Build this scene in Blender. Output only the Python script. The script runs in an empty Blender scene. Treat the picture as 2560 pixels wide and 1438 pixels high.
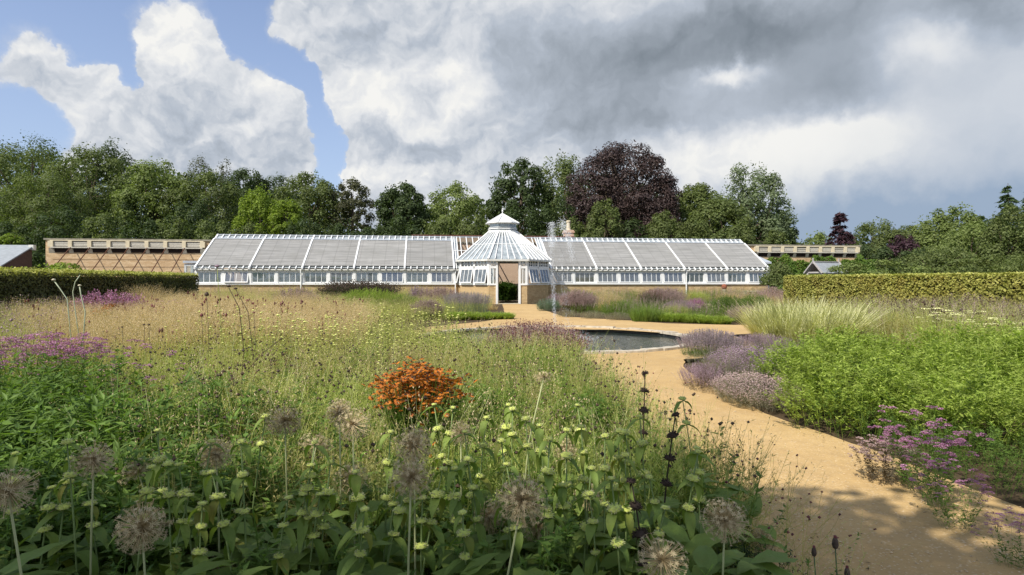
import bpy, math, random
import numpy as np
from math import radians, sin, cos, pi
from mathutils import Vector, Matrix

# ------------------------------------------------------------------ camera, sky, sun, exposure
SC = bpy.context.scene
F, HZ, EYE = 1500.0, 700.0, 1.5          # focal length and horizon row in photo pixels, eye height
cam_d = bpy.data.cameras.new("camera"); cam = bpy.data.objects.new("camera", cam_d)
SC.collection.objects.link(cam); SC.camera = cam
cam.location = (0, 0, EYE); cam.rotation_euler = (radians(90), 0, 0)
cam_d.sensor_width = 36; cam_d.lens = 36 * F / 2560; cam_d.shift_y = -(719 - HZ) / 2560
cam_d.clip_start = 0.05; cam_d.clip_end = 4000
SC.view_settings.view_transform = 'Standard'; SC.view_settings.look = 'None'
SC.view_settings.gamma = 1; SC.view_settings.exposure = 0.42
SC.cycles.max_bounces = 6; SC.cycles.diffuse_bounces = 3; SC.cycles.glossy_bounces = 3
SC.cycles.transmission_bounces = 4; SC.cycles.transparent_max_bounces = 12
SC.cycles.caustics_reflective = False; SC.cycles.caustics_refractive = False

SUN_AZ, SUN_EL = radians(42), radians(46)   # sun behind the camera, to its left
TO_SUN = Vector((-sin(SUN_AZ) * cos(SUN_EL), -cos(SUN_AZ) * cos(SUN_EL), sin(SUN_EL)))
sun_d = bpy.data.lights.new("sun", 'SUN'); sun = bpy.data.objects.new("sun", sun_d)
SC.collection.objects.link(sun); sun_d.energy = 4.1; sun_d.angle = radians(0.5); sun_d.color = (1, .95, .86)
sun.rotation_euler = TO_SUN.to_track_quat('Z', 'Y').to_euler(); sun.location = (-20, -20, 30)

def pdir(px, py):
    return Vector(((px - 1280) / F, 1, (HZ - py) / F)).normalized()

class NT:
    """small helper that writes node trees"""
    def __init__(s, nt): s.nt = nt; nt.nodes.clear()
    def n(s, t, **k):
        o = s.nt.nodes.new(t)
        for a, b in k.items(): setattr(o, a, b)
        return o
    def put(s, sock, v):
        if isinstance(v, bpy.types.NodeSocket): s.nt.links.new(v, sock)
        elif v is not None:
            try: sock.default_value = v
            except Exception: sock.default_value = (*v, 1)
    def m(s, op, a, b=None, c=None, clamp=False):
        o = s.n('ShaderNodeMath', operation=op, use_clamp=clamp); s.put(o.inputs[0], a)
        if b is not None: s.put(o.inputs[1], b)
        if c is not None: s.put(o.inputs[2], c)
        return o.outputs[0]
    def v(s, op, a, b=None):
        o = s.n('ShaderNodeVectorMath', operation=op); s.put(o.inputs[0], a)
        if b is not None: s.put(o.inputs[1], b)
        return o.outputs['Value'] if op in ('DOT_PRODUCT', 'LENGTH') else o.outputs[0]
    def mix(s, f, a, b, blend='MIX'):
        o = s.n('ShaderNodeMix', data_type='RGBA', blend_type=blend); s.put(o.inputs[0], f); s.put(o.inputs[6], a); s.put(o.inputs[7], b)
        return o.outputs[2]
    def noise(s, vec, scale, detail=3, rough=.55, out=0):
        o = s.n('ShaderNodeTexNoise'); s.put(o.inputs['Vector'], vec); o.inputs['Scale'].default_value = scale
        o.inputs['Detail'].default_value = detail; o.inputs['Roughness'].default_value = rough
        return o.outputs[out]
    def ramp(s, f, stops):
        o = s.n('ShaderNodeValToRGB'); s.put(o.inputs[0], f); e = o.color_ramp.elements
        while len(e) < len(stops): e.new(.5)
        for q, (p, c) in zip(e, stops): q.position = p; q.color = (*c, 1) if len(c) == 3 else c
        return o.outputs[0]
    def rng(s, f, a, b, c=0, d=1, smooth=False):
        o = s.n('ShaderNodeMapRange', interpolation_type='SMOOTHSTEP' if smooth else 'LINEAR'); s.put(o.inputs[0], f)
        for i, q in enumerate((a, b, c, d)): o.inputs[i + 1].default_value = q
        return o.outputs[0]

world = bpy.data.worlds.new("World"); SC.world = world; world.use_nodes = True
W = NT(world.node_tree)
sky = W.n('ShaderNodeTexSky', sky_type='NISHITA'); sky.sun_disc = False
sky.sun_elevation = SUN_EL; sky.sun_rotation = pi + SUN_AZ; sky.air_density = 1.0; sky.dust_density = 1.2; sky.ozone_density = 1.4
D0 = W.n('ShaderNodeTexCoord').outputs['Generated']
def blobs(vec, lst, start=None):
    tot = start
    for px, py, sx, sy, w in lst:
        c = pdir(px, py); s = ((F / sx), 2 * F / (sx + sy), (F / sy))
        q = W.v('MULTIPLY', W.v('SUBTRACT', vec, tuple(c)), s)
        g = W.m('EXPONENT', W.m('MULTIPLY', W.v('DOT_PRODUCT', q, q), -1.0))
        g = W.m('MULTIPLY', g, float(w))
        tot = g if tot is None else W.m('ADD', tot, g)
    return tot
warp = W.v('MULTIPLY', W.v('SUBTRACT', W.noise(D0, 7, 3, .6, 1), (.5, .5, .5)), (.10, .10, .10))
warp2 = W.v('MULTIPLY', W.v('SUBTRACT', W.noise(D0, 26, 4, .62, 1), (.5, .5, .5)), (.040, .040, .040))
D1 = W.v('ADD', W.v('ADD', D0, warp), warp2)
cover = blobs(D1, [(445, 85, 95, 100, 1), (480, 215, 115, 120, 1), (600, 300, 150, 110, 1), (690, 245, 70, 80, .8), (300, 340, 170, 90, 1),
    (190, 205, 130, 50, .8), (60, 190, 90, 45, .6), (660, 400, 130, 90, 1), (450, 410, 220, 70, 1), (105, 120, 38, 38, .5), (1320, 150, 430, 330, 1.3),
    (990, 380, 110, 120, 1), (1700, 200, 600, 400, 1.5), (2400, 200, 500, 400, 1.5), (880, 30, 170, 90, 1), (740, 95, 60, 40, .6),
    (2300, 520, 700, 170, 1.4), (1500, 470, 480, 140, 1.3), (960, 170, 130, 110, .8), (900, 250, 70, 60, .8), (930, 440, 70, 50, .8),
    (620, 70, 60, 110, -1.3), (745, 180, 50, 70, -1.2), (345, 205, 34, 55, -1.3), (255, 120, 60, 60, -.6), (40, 320, 70, 50, -.6), (840, 420, 40, 50, -.9), (795, 340, 42, 150, -1.5), (300, 130, 80, 60, -.5), (60, 290, 90, 70, -.5)])
fb = W.noise(D0, 9, 7, .6)
cover = W.m('ADD', cover, W.m('ADD', W.m('MULTIPLY', W.m('SUBTRACT', fb, .5), .9), W.m('MULTIPLY', W.m('SUBTRACT', W.noise(D0, 34, 5, .65), .5), .38)))
far_side = W.m('MULTIPLY', W.rng(W.n('ShaderNodeSeparateXYZ').outputs[1], .3, -.2), .45)
sep = [n for n in world.node_tree.nodes if n.bl_idname == 'ShaderNodeSeparateXYZ'][0]; W.put(sep.inputs[0], D0)
cover = W.m('ADD', cover, far_side)
mk = lambda a, b_: W.rng(cover, a, b_, smooth=True)
mask = W.m('ADD', W.m('MULTIPLY', mk(.40, .56), .62), W.m('MULTIPLY', mk(.12, .66), .38))
bright = blobs(D1, [(1780, 100, 400, 95, -.50), (2000, 50, 260, 60, -.16), (1500, 200, 220, 100, -.28), (1650, 300, 330, 42, -.30), (2150, 205, 220, 60, -.42),
    (2450, 20, 200, 60, -.5), (990, 365, 90, 35, -.30), (1450, 380, 220, 80, -.25), (600, 420, 300, 60, -.12), (430, 75, 90, 80, .3), (620, 205, 60, 30, .18),
    (700, 195, 50, 35, .25), (1100, 178, 60, 34, .34), (870, 235, 110, 40, .28), (1190, 240, 70, 60, .2), (1830, 188, 85, 22, .62), (2110, 360, 120, 60, .7),
    (1900, 380, 250, 90, .34), (2280, 90, 80, 80, .36), (2330, 150, 70, 50, .3), (180, 300, 120, 60, .16), (285, 190, 50, 22, .3), (1000, 290, 160, 30, .16),
    (980, 440, 160, 40, .15), (1720, 410, 90, 40, .12)])
dl = tuple(Vector((-.42, -.05, .72)).normalized() * .022)
n_a = W.noise(D1, 7, 4, .5); n_b = W.noise(W.v('ADD', D1, dl), 7, 4, .5)
relief = W.m('MULTIPLY', W.m('SUBTRACT', n_a, n_b), 1.6)
n_c = W.noise(D1, 19, 4, .5); n_d = W.noise(W.v('ADD', D1, tuple(q * .5 for q in dl)), 19, 4, .5)
relief = W.m('ADD', relief, W.m('MULTIPLY', W.m('SUBTRACT', n_c, n_d), 1.1))
inner = W.m('MULTIPLY', W.m('SUBTRACT', W.noise(D1, 5, 4, .5), .5), .55)
soft = blobs(D0, [(1800, 150, 700, 220, 1.0), (2450, 400, 400, 260, 1.0)])
relief = W.m('MULTIPLY', relief, W.m('SUBTRACT', 1.0, W.m('MULTIPLY', soft, .75, clamp=True)))
B = W.m('ADD', W.m('ADD', W.m('ADD', bright, .70), relief), inner, clamp=True)
ccol = W.ramp(B, [(0, (.20, .235, .275)), (.5, (.46, .51, .585)), (.8, (.72, .74, .77)), (1, (.88, .875, .85))])
slate = W.m('MULTIPLY', blobs(D1, [(2350, 570, 600, 100, 1.15), (2560, 330, 240, 220, .35), (2100, 540, 260, 50, .4)]), .92, clamp=True)
ccol = W.mix(slate, ccol, (.32, .41, .54))
blue = W.mix(1.0, sky.outputs[0], (1.1, 1.15, 1.36, 1), 'MULTIPLY')
hazy = W.rng(sep.outputs[2], .0, .42, .62, .24)
ccol_s = W.v('SCALE', ccol); ccol_s.node.inputs['Scale'].default_value = 8.2
blue = W.mix(hazy, blue, (4.4, 5.2, 6.4, 1))
skyc = W.mix(mask, blue, ccol_s)
bg = W.n('ShaderNodeBackground'); W.put(bg.inputs[0], skyc); bg.inputs[1].default_value = .095
W.nt.links.new(bg.outputs[0], W.n('ShaderNodeOutputWorld').inputs[0])
world.cycles.sampling_method = 'MANUAL'; world.cycles.sample_map_resolution = 512

# ------------------------------------------------------------------ helpers
COL = SC.collection
R = np.random.default_rng(7)
def X(px, Y): return (px - 1280) / F * Y
def Z(py, Y): return EYE + (HZ - py) / F * Y
def TOP(px, py, h):                       # base of a plant of height h whose top shows at px, py
    Y = (EYE - h) * F / (py - HZ); return X(px, Y), Y

def tag(o, label=None, cat=None, group=None, kind=None):
    if label: o['label'] = label
    if cat: o['category'] = cat
    if group: o['group'] = group
    if kind: o['kind'] = kind
    return o
def empty(name, loc=(0, 0, 0), rz=0, label=None, cat=None, group=None, parent=None):
    o = bpy.data.objects.new(name, None); COL.objects.link(o); o.location = loc; o.rotation_euler = (0, 0, rz); o.empty_display_size = .2
    if parent: o.parent = parent
    return tag(o, label, cat, group)
def copy_tree(o, parent=None):
    c = o.copy(); COL.objects.link(c); c.parent = parent
    for ch in list(o.children): copy_tree(ch, c)
    return c

class Buf:
    """mesh collector: quads and tris with one random value per face"""
    def __init__(s): s.V = []; s.Q = []; s.T = []; s.n = 0
    def add(s, V, Q=None, T=None, mat=0, rnd=None):
        V = np.asarray(V, float).reshape(-1, 3); s.V.append(V)
        for lst, A, k in ((s.Q, Q, 4), (s.T, T, 3)):
            if A is None or not len(A): continue
            A = np.asarray(A, int).reshape(-1, k); m = np.broadcast_to(np.asarray(mat), (len(A),)); r = np.broadcast_to(np.asarray(.5 if rnd is None else rnd, float), (len(A),))
            lst.append((A + s.n, m, r))
        s.n += len(V)
    def arrays(s):
        V = np.concatenate(s.V)
        f = lambda L, k: (np.concatenate([a for a, _, _ in L]), np.concatenate([b for _, b, _ in L]), np.concatenate([c for _, _, c in L])) if L else (np.zeros((0, k), int), np.zeros(0, int), np.zeros(0))
        return V, f(s.Q, 4), f(s.T, 3)
    def mesh(s, name, mats, smooth=False):
        V, (Q, qm, qr), (T, tm, tr) = s.arrays(); me = bpy.data.meshes.new(name)
        me.vertices.add(len(V)); me.vertices.foreach_set('co', V.astype(np.float32).ravel())
        me.loops.add(len(Q) * 4 + len(T) * 3); me.loops.foreach_set('vertex_index', np.concatenate([Q.ravel(), T.ravel()]).astype(np.int32))
        me.polygons.add(len(Q) + len(T))
        me.polygons.foreach_set('loop_start', np.concatenate([np.arange(len(Q)) * 4, len(Q) * 4 + np.arange(len(T)) * 3]).astype(np.int32))
        for m in mats: me.materials.append(m)
        me.polygons.foreach_set('material_index', np.concatenate([qm, tm]).astype(np.int32))
        me.polygons.foreach_set('use_smooth', np.full(len(me.polygons), bool(smooth)))
        a = me.attributes.new('rnd', 'FLOAT', 'FACE'); a.data.foreach_set('value', np.concatenate([qr, tr]).astype(np.float32))
        me.update(calc_edges=True); me.validate(); return me
    def obj(s, name, mats, parent=None, smooth=False, loc=None):
        if not isinstance(mats, (list, tuple)): mats = [mats]
        o = bpy.data.objects.new(name, s.mesh(name, mats, smooth)); COL.objects.link(o)
        if parent is not None: o.parent = parent
        if loc is not None: o.location = loc
        return o
    # solid shapes
    def box(s, a, b, mat=0, rnd=.5):
        (x0, y0, z0), (x1, y1, z1) = a, b
        V = [(x, y, z) for z in (z0, z1) for y in (y0, y1) for x in (x0, x1)]
        s.add(V, [(0, 2, 3, 1), (4, 5, 7, 6), (0, 1, 5, 4), (2, 6, 7, 3), (0, 4, 6, 2), (1, 3, 7, 5)], mat=mat, rnd=rnd); return s
    def beam(s, p, q, w, h, up=(0, 0, 1), mat=0, rnd=.5):
        p, q = Vector(p), Vector(q); d = (q - p).normalized(); sd = d.cross(Vector(up)).normalized(); u = sd.cross(d).normalized()
        V = [e + sd * (i * w / 2) + u * (j * h / 2) for e in (p, q) for i, j in ((-1, -1), (1, -1), (1, 1), (-1, 1))]
        s.add([tuple(v) for v in V], [(3, 2, 1, 0), (4, 5, 6, 7), (0, 1, 5, 4), (1, 2, 6, 5), (2, 3, 7, 6), (3, 0, 4, 7)], mat=mat, rnd=rnd); return s
    def tube(s, pts, r, k=6, mat=0, rnd=.5, cap=True):
        pts = [Vector(p) for p in pts]; r = [r] * len(pts) if np.isscalar(r) else r; rings = []
        for i, p in enumerate(pts):
            d = (pts[min(i + 1, len(pts) - 1)] - pts[max(i - 1, 0)]).normalized()
            a = d.cross(Vector((0.3, 1, .1)) if abs(d.z) > .8 else Vector((0, 0, 1))).normalized(); b = d.cross(a)
            rings += [tuple(p + (a * cos(2 * pi * j / k) + b * sin(2 * pi * j / k)) * r[i]) for j in range(k)]
        Q = [(i * k + j, i * k + (j + 1) % k, (i + 1) * k + (j + 1) % k, (i + 1) * k + j) for i in range(len(pts) - 1) for j in range(k)]
        T = []
        if cap:
            n = len(rings); rings += [tuple(pts[0]), tuple(pts[-1])]; m = (len(pts) - 1) * k
            T = [(n, (j + 1) % k, j) for j in range(k)] + [(n + 1, m + j, m + (j + 1) % k) for j in range(k)]
        s.add(rings, Q, T, mat=mat, rnd=rnd); return s
    def lathe(s, prof, k=12, c=(0, 0, 0), mat=0, rnd=.5, ph=0):
        V = [(c[0] + r * cos(ph + 2 * pi * j / k), c[1] + r * sin(ph + 2 * pi * j / k), c[2] + z) for r, z in prof for j in range(k)]
        s.add(V, [(i * k + j, i * k + (j + 1) % k, (i + 1) * k + (j + 1) % k, (i + 1) * k + j) for i in range(len(prof) - 1) for j in range(k)], mat=mat, rnd=rnd); return s
    def poly(s, pts, th, mat=0):          # a flat polygon given thickness th along its normal
        P = [Vector(p) for p in pts]; n = (P[1] - P[0]).cross(P[2] - P[0]).normalized() * th; k = len(P)
        V = [tuple(p) for p in P] + [tuple(p - n) for p in P]
        Q = [(i, (i + k), (i + 1) % k + k, (i + 1) % k) for i in range(k)]
        if k == 4: s.add(V, Q + [(0, 1, 2, 3), (7, 6, 5, 4)], mat=mat)
        else: s.add(V, Q, [(0, i, i + 1) for i in range(1, k - 1)] + [(k, k + i + 1, k + i) for i in range(1, k - 1)], mat=mat)
        return s

# ------------------------------------------------------------------ materials
def material(name, fn):
    m = bpy.data.materials.new(name); m.use_nodes = True; t = NT(m.node_tree); sh = fn(t)
    t.nt.links.new(sh, t.n('ShaderNodeOutputMaterial').inputs[0]); return m
def pbsdf(t, col, rough=.7, spec=.3, bump=None, bs=.2, bd=.02, **k):
    p = t.n('ShaderNodeBsdfPrincipled'); t.put(p.inputs['Base Color'], col); t.put(p.inputs['Roughness'], rough); p.inputs['Specular IOR Level'].default_value = spec
    for a, b in k.items(): t.put(p.inputs[a], b)
    if bump is not None:
        b = t.n('ShaderNodeBump'); t.put(b.inputs['Height'], bump); b.inputs['Strength'].default_value = bs; b.inputs['Distance'].default_value = bd
        t.nt.links.new(b.outputs[0], p.inputs['Normal'])
    return p.outputs[0]
def wpos(t): return t.n('ShaderNodeNewGeometry').outputs['Position']
def leafmat(name, a, b, c=None, trans=.40, spec=.25, nscale=.6, var=.5, rough=.55):
    """foliage: colour runs a..b per leaf, patches of c"""
    def fn(t):
        r = t.n('ShaderNodeAttribute', attribute_name='rnd').outputs['Fac']
        col = t.mix(r, (*a, 1), (*b, 1))
        if c is not None: col = t.mix(t.m('MULTIPLY', t.rng(t.noise(wpos(t), nscale, 4), .48, .62), var), col, (*c, 1))
        hsv = t.n('ShaderNodeHueSaturation'); t.put(hsv.inputs['Color'], col); t.put(hsv.inputs['Value'], t.rng(t.noise(wpos(t), nscale * 7, 2), .3, .7, .88, 1.58))
        col = hsv.outputs[0]
        p = pbsdf(t, col, rough, spec)
        tr = t.n('ShaderNodeBsdfTranslucent'); t.put(tr.inputs[0], t.mix(1.0, col, (1.15, 1.25, .6, 1), 'MULTIPLY'))
        mx = t.n('ShaderNodeMixShader'); mx.inputs[0].default_value = trans; t.nt.links.new(p, mx.inputs[1]); t.nt.links.new(tr.outputs[0], mx.inputs[2])
        return mx.outputs[0]
    return material(name, fn)
def plain(name, col, rough=.6, spec=.3, var=.12, ns=6, bs=.0, **k):
    def fn(t):
        n = t.noise(wpos(t), ns, 5, .6); c = t.mix(t.rng(n, .3, .7), tuple(q * (1 - var) for q in col) + (1,), tuple(min(1, q * (1 + var)) for q in col) + (1,))
        return pbsdf(t, c, rough, spec, n if bs else None, bs, .01, **k)
    return material(name, fn)
def brickmat(name, c1, c2, mortar, w=.25, h=.09, blotch=(.35, .25, .15), rot=8):
    def fn(t):
        tc = t.n('ShaderNodeTexCoord').outputs['Object']; s = t.n('ShaderNodeSeparateXYZ'); t.put(s.inputs[0], tc)
        cb = t.n('ShaderNodeCombineXYZ'); t.put(cb.inputs[0], t.m('ADD', s.outputs[0], s.outputs[1])); t.put(cb.inputs[1], s.outputs[2])
        b = t.n('ShaderNodeTexBrick'); t.put(b.inputs['Vector'], cb.outputs[0]); b.inputs['Scale'].default_value = 1
        b.inputs['Brick Width'].default_value = w; b.inputs['Row Height'].default_value = h; b.inputs['Mortar Size'].default_value = .008
        b.inputs['Color1'].default_value = (*c1, 1); b.inputs['Color2'].default_value = (*c2, 1); b.inputs['Mortar'].default_value = (*mortar, 1)
        n = t.noise(tc, 1.3, 6, .65); n2 = t.noise(tc, 9, 4, .6)
        c = t.mix(t.rng(n, .5, .75, 0, .5), b.outputs[0], (*blotch, 1)); c = t.mix(t.rng(n2, .35, .75, 0, .35), c, tuple(q * .6 for q in c1) + (1,))
        return pbsdf(t, c, .9, .1, t.m('ADD', b.outputs['Fac'], n2), .4, .01)
    return material(name, fn)

M_WHITE = plain('white_paint', (.80, .80, .78), .45, .4, .04, 3)
M_WHITE2 = plain('weathered_white_paint', (.66, .65, .60), .6, .3, .12, 5)
M_STONE = brickmat('pale_stone', (.46, .31, .15), (.62, .46, .25), (.50, .38, .23), .23, .10, (.36, .25, .15))
M_BRICK = brickmat('cream_brick', (.52, .35, .19), (.70, .52, .32), (.55, .43, .28), .26, .085, (.42, .28, .16))
M_PINK = brickmat('limewashed_brick', (.62, .46, .34), (.58, .42, .30), (.50, .38, .28), .26, .085, (.50, .36, .26))
M_COPE = plain('coping_stone', (.26, .24, .19), .9, .1, .3, 4)
M_TIMBER = plain('weathered_timber', (.50, .47, .40), .85, .1, .2, 14)
M_LIMEST = plain('limestone', (.62, .54, .38), .85, .1, .12, 5)
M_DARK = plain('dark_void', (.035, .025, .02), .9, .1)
M_RUST = plain('rusty_iron', (.11, .05, .03), .8, .2, .3, 20)
M_GREY = plain('lead_grey', (.42, .45, .49), .5, .4, .1, 4)
M_SLATE = plain('pale_slate_roof', (.30, .32, .33), .6, .35, .15, 5)
M_BROWNB = brickmat('dark_brown_brick', (.14, .09, .07), (.18, .11, .08), (.12, .09, .08), .25, .08, (.1, .07, .06))
M_SILVER = plain('silvered_oak', (.40, .38, .36), .8, .15, .22, 12)
M_TERRA = plain('terracotta', (.26, .09, .05), .8, .2, .3, 9)
def _screen(t):
    tc = t.n('ShaderNodeTexCoord').outputs['Object']; mp = t.n('ShaderNodeMapping'); t.put(mp.inputs[0], tc); mp.inputs['Scale'].default_value = (.25, 1, 9)
    n = t.noise(mp.outputs[0], 2.2, 5, .6)
    s = t.n('ShaderNodeSeparateXYZ'); t.put(s.inputs[0], tc)
    seam = t.m('LESS_THAN', t.m('ABSOLUTE', t.m('SUBTRACT', t.m('FRACT', t.m('MULTIPLY', s.outputs[0], 1 / .82)), .5)), .035)
    seam2 = t.m('LESS_THAN', t.m('ABSOLUTE', t.m('SUBTRACT', t.m('FRACT', t.m('MULTIPLY', s.outputs[2], 1 / .36)), .5)), .05)
    c = t.mix(t.rng(n, .35, .65), (.30, .29, .265, 1), (.49, .475, .44, 1)); c = t.mix(t.m('MULTIPLY', seam, .32), c, (.2, .19, .17, 1)); c = t.mix(t.m('MULTIPLY', seam2, .28), c, (.2, .19, .17, 1))
    oi = t.n('ShaderNodeObjectInfo').outputs['Random']; hv = t.n('ShaderNodeHueSaturation'); t.put(hv.inputs['Color'], c); t.put(hv.inputs['Value'], t.rng(oi, 0, 1, .86, 1.02)); c = hv.outputs[0]
    c = t.mix(t.rng(t.noise(tc, .9, 5, .7), .45, .8, 0, .5), c, (.27, .26, .22, 1)); p = pbsdf(t, c, .48, .75); tr = t.n('ShaderNodeBsdfTranslucent'); t.put(tr.inputs[0], c); mx = t.n('ShaderNodeMixShader'); mx.inputs[0].default_value = .25
    t.nt.links.new(p, mx.inputs[1]); t.nt.links.new(tr.outputs[0], mx.inputs[2]); return mx.outputs[0]
M_SCREEN = material('shade_cloth', _screen)
def _glass(haze, tint=(.9, .95, .95)):
    def fn(t):
        tr = t.n('ShaderNodeBsdfTransparent'); t.put(tr.inputs[0], tint); g = t.n('ShaderNodeBsdfGlossy'); g.inputs['Roughness'].default_value = .04; g.inputs[0].default_value = (.9, .95, 1, 1)
        bp = t.n('ShaderNodeBump'); t.put(bp.inputs['Height'], t.noise(wpos(t), 1.7, 2)); bp.inputs['Strength'].default_value = .05; t.nt.links.new(bp.outputs[0], g.inputs['Normal'])
        fr = t.n('ShaderNodeFresnel'); fr.inputs[0].default_value = 1.52
        m1 = t.n('ShaderNodeMixShader'); t.put(m1.inputs[0], t.m('MULTIPLY_ADD', fr.outputs[0], 1.5, .04, clamp=True)); t.nt.links.new(tr.outputs[0], m1.inputs[1]); t.nt.links.new(g.outputs[0], m1.inputs[2])
        d = t.n('ShaderNodeBsdfDiffuse'); t.put(d.inputs[0], (.72, .76, .78)); m2 = t.n('ShaderNodeMixShader')
        t.put(m2.inputs[0], t.rng(t.noise(wpos(t), 2.5, 5, .65), .3, .7, haze * .4, haze * 1.6)); t.nt.links.new(m1.outputs[0], m2.inputs[1]); t.nt.links.new(d.outputs[0], m2.inputs[2])
        return m2.outputs[0]
    return fn
M_GLASS = material('window_glass', _glass(.10)); M_ROOFGLASS = material('hazy_roof_glass', _glass(.26))
M_TANLIT = plain('sunlit_tan_interior', (.50, .34, .19), .8, .2, .25, 12)  # colour standing for the sunlit tan interior behind the glass
M_BLIND = plain('white_blind_cloth', (.82, .84, .86), .8, .2, .05, 3)
def _gravel(t):
    p = wpos(t); big = t.noise(p, .55, 4, .55); fine = t.noise(p, 38, 4, .7); mid = t.noise(p, 5, 5, .6)
    v = t.n('ShaderNodeTexVoronoi'); t.put(v.inputs['Vector'], p); v.inputs['Scale'].default_value = 95
    c = t.mix(t.rng(big, .35, .65), (.49, .325, .138, 1), (.575, .395, .18, 1)); c = t.mix(t.rng(mid, .42, .75, 0, .55), c, (.40, .265, .125, 1)); c = t.mix(t.rng(t.noise(p, 1.6, 5, .7), .5, .72, 0, .45), c, (.42, .29, .15, 1))
    c = t.mix(t.rng(fine, .52, .8, 0, .55), c, (.30, .2, .1, 1)); c = t.mix(t.m('MULTIPLY', t.m('GREATER_THAN', t.n('ShaderNodeSeparateColor').outputs[0], .93), .35), c, (.72, .6, .42, 1))
    sc = [n for n in t.nt.nodes if n.bl_idname == 'ShaderNodeSeparateColor'][0]; t.put(sc.inputs[0], v.outputs['Color'])
    return pbsdf(t, c, .95, .1, t.m('ADD', fine, t.m('MULTIPLY', mid, 2)), .5, .012)
M_GRAVEL = material('sandy_gravel', _gravel)
def _soil(t):
    p = wpos(t); d = t.v('LENGTH', p); n = t.noise(p, 6, 6, .65); c = t.mix(t.rng(n, .3, .7), (.05, .034, .02, 1), (.12, .085, .05, 1))
    far = t.mix(t.rng(t.noise(p, .3, 4), .35, .65), (.07, .11, .03, 1), (.13, .16, .05, 1))
    return pbsdf(t, t.mix(t.rng(d, 48, 52), c, far), .95, .1, n, .6, .03)
M_SOIL = material('soil_and_grass', _soil)
def _water(t):
    p = wpos(t); mp = t.n('ShaderNodeMapping'); t.put(mp.inputs[0], p); mp.inputs['Scale'].default_value = (1, 2.2, 1)
    w = t.m('ADD', t.noise(mp.outputs[0], 5, 3, .6), t.m('MULTIPLY', t.noise(mp.outputs[0], 17, 2, .5), .4))
    return pbsdf(t, (.035, .048, .04, 1), .07, .5, w, .28, .02)
M_WATER = material('dark_pond_water', _water)
M_POND = plain('pond_lining', (.09, .085, .075), .8, .3, .35, 8)
M_RIM = plain('pond_coping', (.50, .44, .34), .8, .2, .35, 6)
M_BARK = plain('bark', (.11, .085, .06), .9, .1, .3, 10)

# ------------------------------------------------------------------ ground, path, pond
PC = (1.14, 15.6); PR = 3.45                                   # pond centre and radius
def ring_mesh(radii, zs, name, m, k=120, jitter=None):
    b = Buf(); V = []
    for i, (r, z) in enumerate(zip(radii, zs)):
        for j in range(k):
            a = 2 * pi * j / k; rr = r + (jitter[i] * (sin(3 * a + i) + .6 * sin(11 * a) + .4 * sin(23 * a + 1)) if jitter else 0)
            V.append((PC[0] + rr * cos(a), PC[1] + rr * sin(a), z))
    Q = [(i * k + j, i * k + (j + 1) % k, (i + 1) * k + (j + 1) % k, (i + 1) * k + j) for i in range(len(radii) - 1) for j in range(k)]
    Q = [(q[0], q[3], q[2], q[1]) for q in Q]
    b.add(V, Q); return b.obj(name, m)
tag(ring_mesh([3.5, 5, 8, 14, 25, 50, 110, 300, 900], [0] * 9, 'ground', M_SOIL), kind='structure')
def PIN(poly):
    P = np.array(poly, float)
    def f(x, y):
        c = np.zeros(x.shape, bool); j = len(P) - 1
        for i in range(len(P)):
            xi, yi = P[i]; xj, yj = P[j]
            c ^= ((yi > y) != (yj > y)) & (x < (xj - xi) * (y - yi) / (yj - yi + 1e-12) + xi); j = i
        return c
    return f
RING_R = 4.75
PATH_A = [(1.2, 0.6), (3.6, 0.6), (3.35, 3.8), (3.2, 5), (2.85, 6.5), (2.75, 8), (2.9, 10), (3.2, 11.2), (3.9, 12.4), (0.2, 12.2), (.55, 10.9), (.72, 9.6), (.95, 8), (1.02, 6.5), (1.1, 5), (1.35, 4.3), (1.45, 3.7), (1.25, 3)]
PATH_B = [(-2.9, 18.6), (-1.9, 20.2), (-1, 21.6), (-.3, 23.5), (-.4, 30), (-.6, 36.8), (.75, 37), (1.5, 36.6), (1.45, 31), (2.1, 24.6), (4.4, 22), (5.3, 20.6), (7.4, 19.9), (30, 25), (30, 22.4), (7.9, 17.4), (5.4, 16), (3, 18)]
inA, inB = PIN(PATH_A), PIN(PATH_B)
def on_path(x, y, m=0.0):
    d = np.hypot(x - PC[0], y - PC[1]); return (d < RING_R - m) | inA(x, y) | inB(x, y)
tag(ring_mesh([3.46, 4.2, 5.2, RING_R], [.004] * 4, 'pond_path', M_GRAVEL, jitter=[0, .0, .0, .06]), kind='structure')
def strip_path(poly, z, name):
    rr = random.Random(3); P = []
    for i in range(len(poly)):                                  # roughen the edges
        a, b = Vector(poly[i]), Vector(poly[(i + 1) % len(poly)]); n = max(1, int((b - a).length / .25))
        for k in range(n): q = a.lerp(b, k / n); P.append((q.x + rr.uniform(-.03, .03), q.y + rr.uniform(-.03, .03), z))
    me = bpy.data.meshes.new(name); me.from_pydata(P, [], [tuple(range(len(P)))]); me.materials.append(M_GRAVEL); me.update()
    if me.polygons[0].normal.z < 0: me.flip_normals()
    o = bpy.data.objects.new(name, me); COL.objects.link(o); return tag(o, kind='structure')
strip_path(PATH_A, .010, 'garden_path'); strip_path(PATH_B, .008, 'entrance_path')
b = Buf(); b.lathe([(0.01, 0), (PR - .02, 0)], 96); tag(b.obj('pond_water', M_WATER, loc=(PC[0], PC[1], -.085)), kind='structure')
pond = empty('pond', (PC[0], PC[1], 0), 0, 'round stone edged garden pond of dark water at the path crossing', 'pond')
b = Buf(); b.lathe([(PR, -.3), (PR, .02)], 96); b.obj('pond_wall', M_POND, pond)
b = Buf(); rr = random.Random(5)
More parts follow.
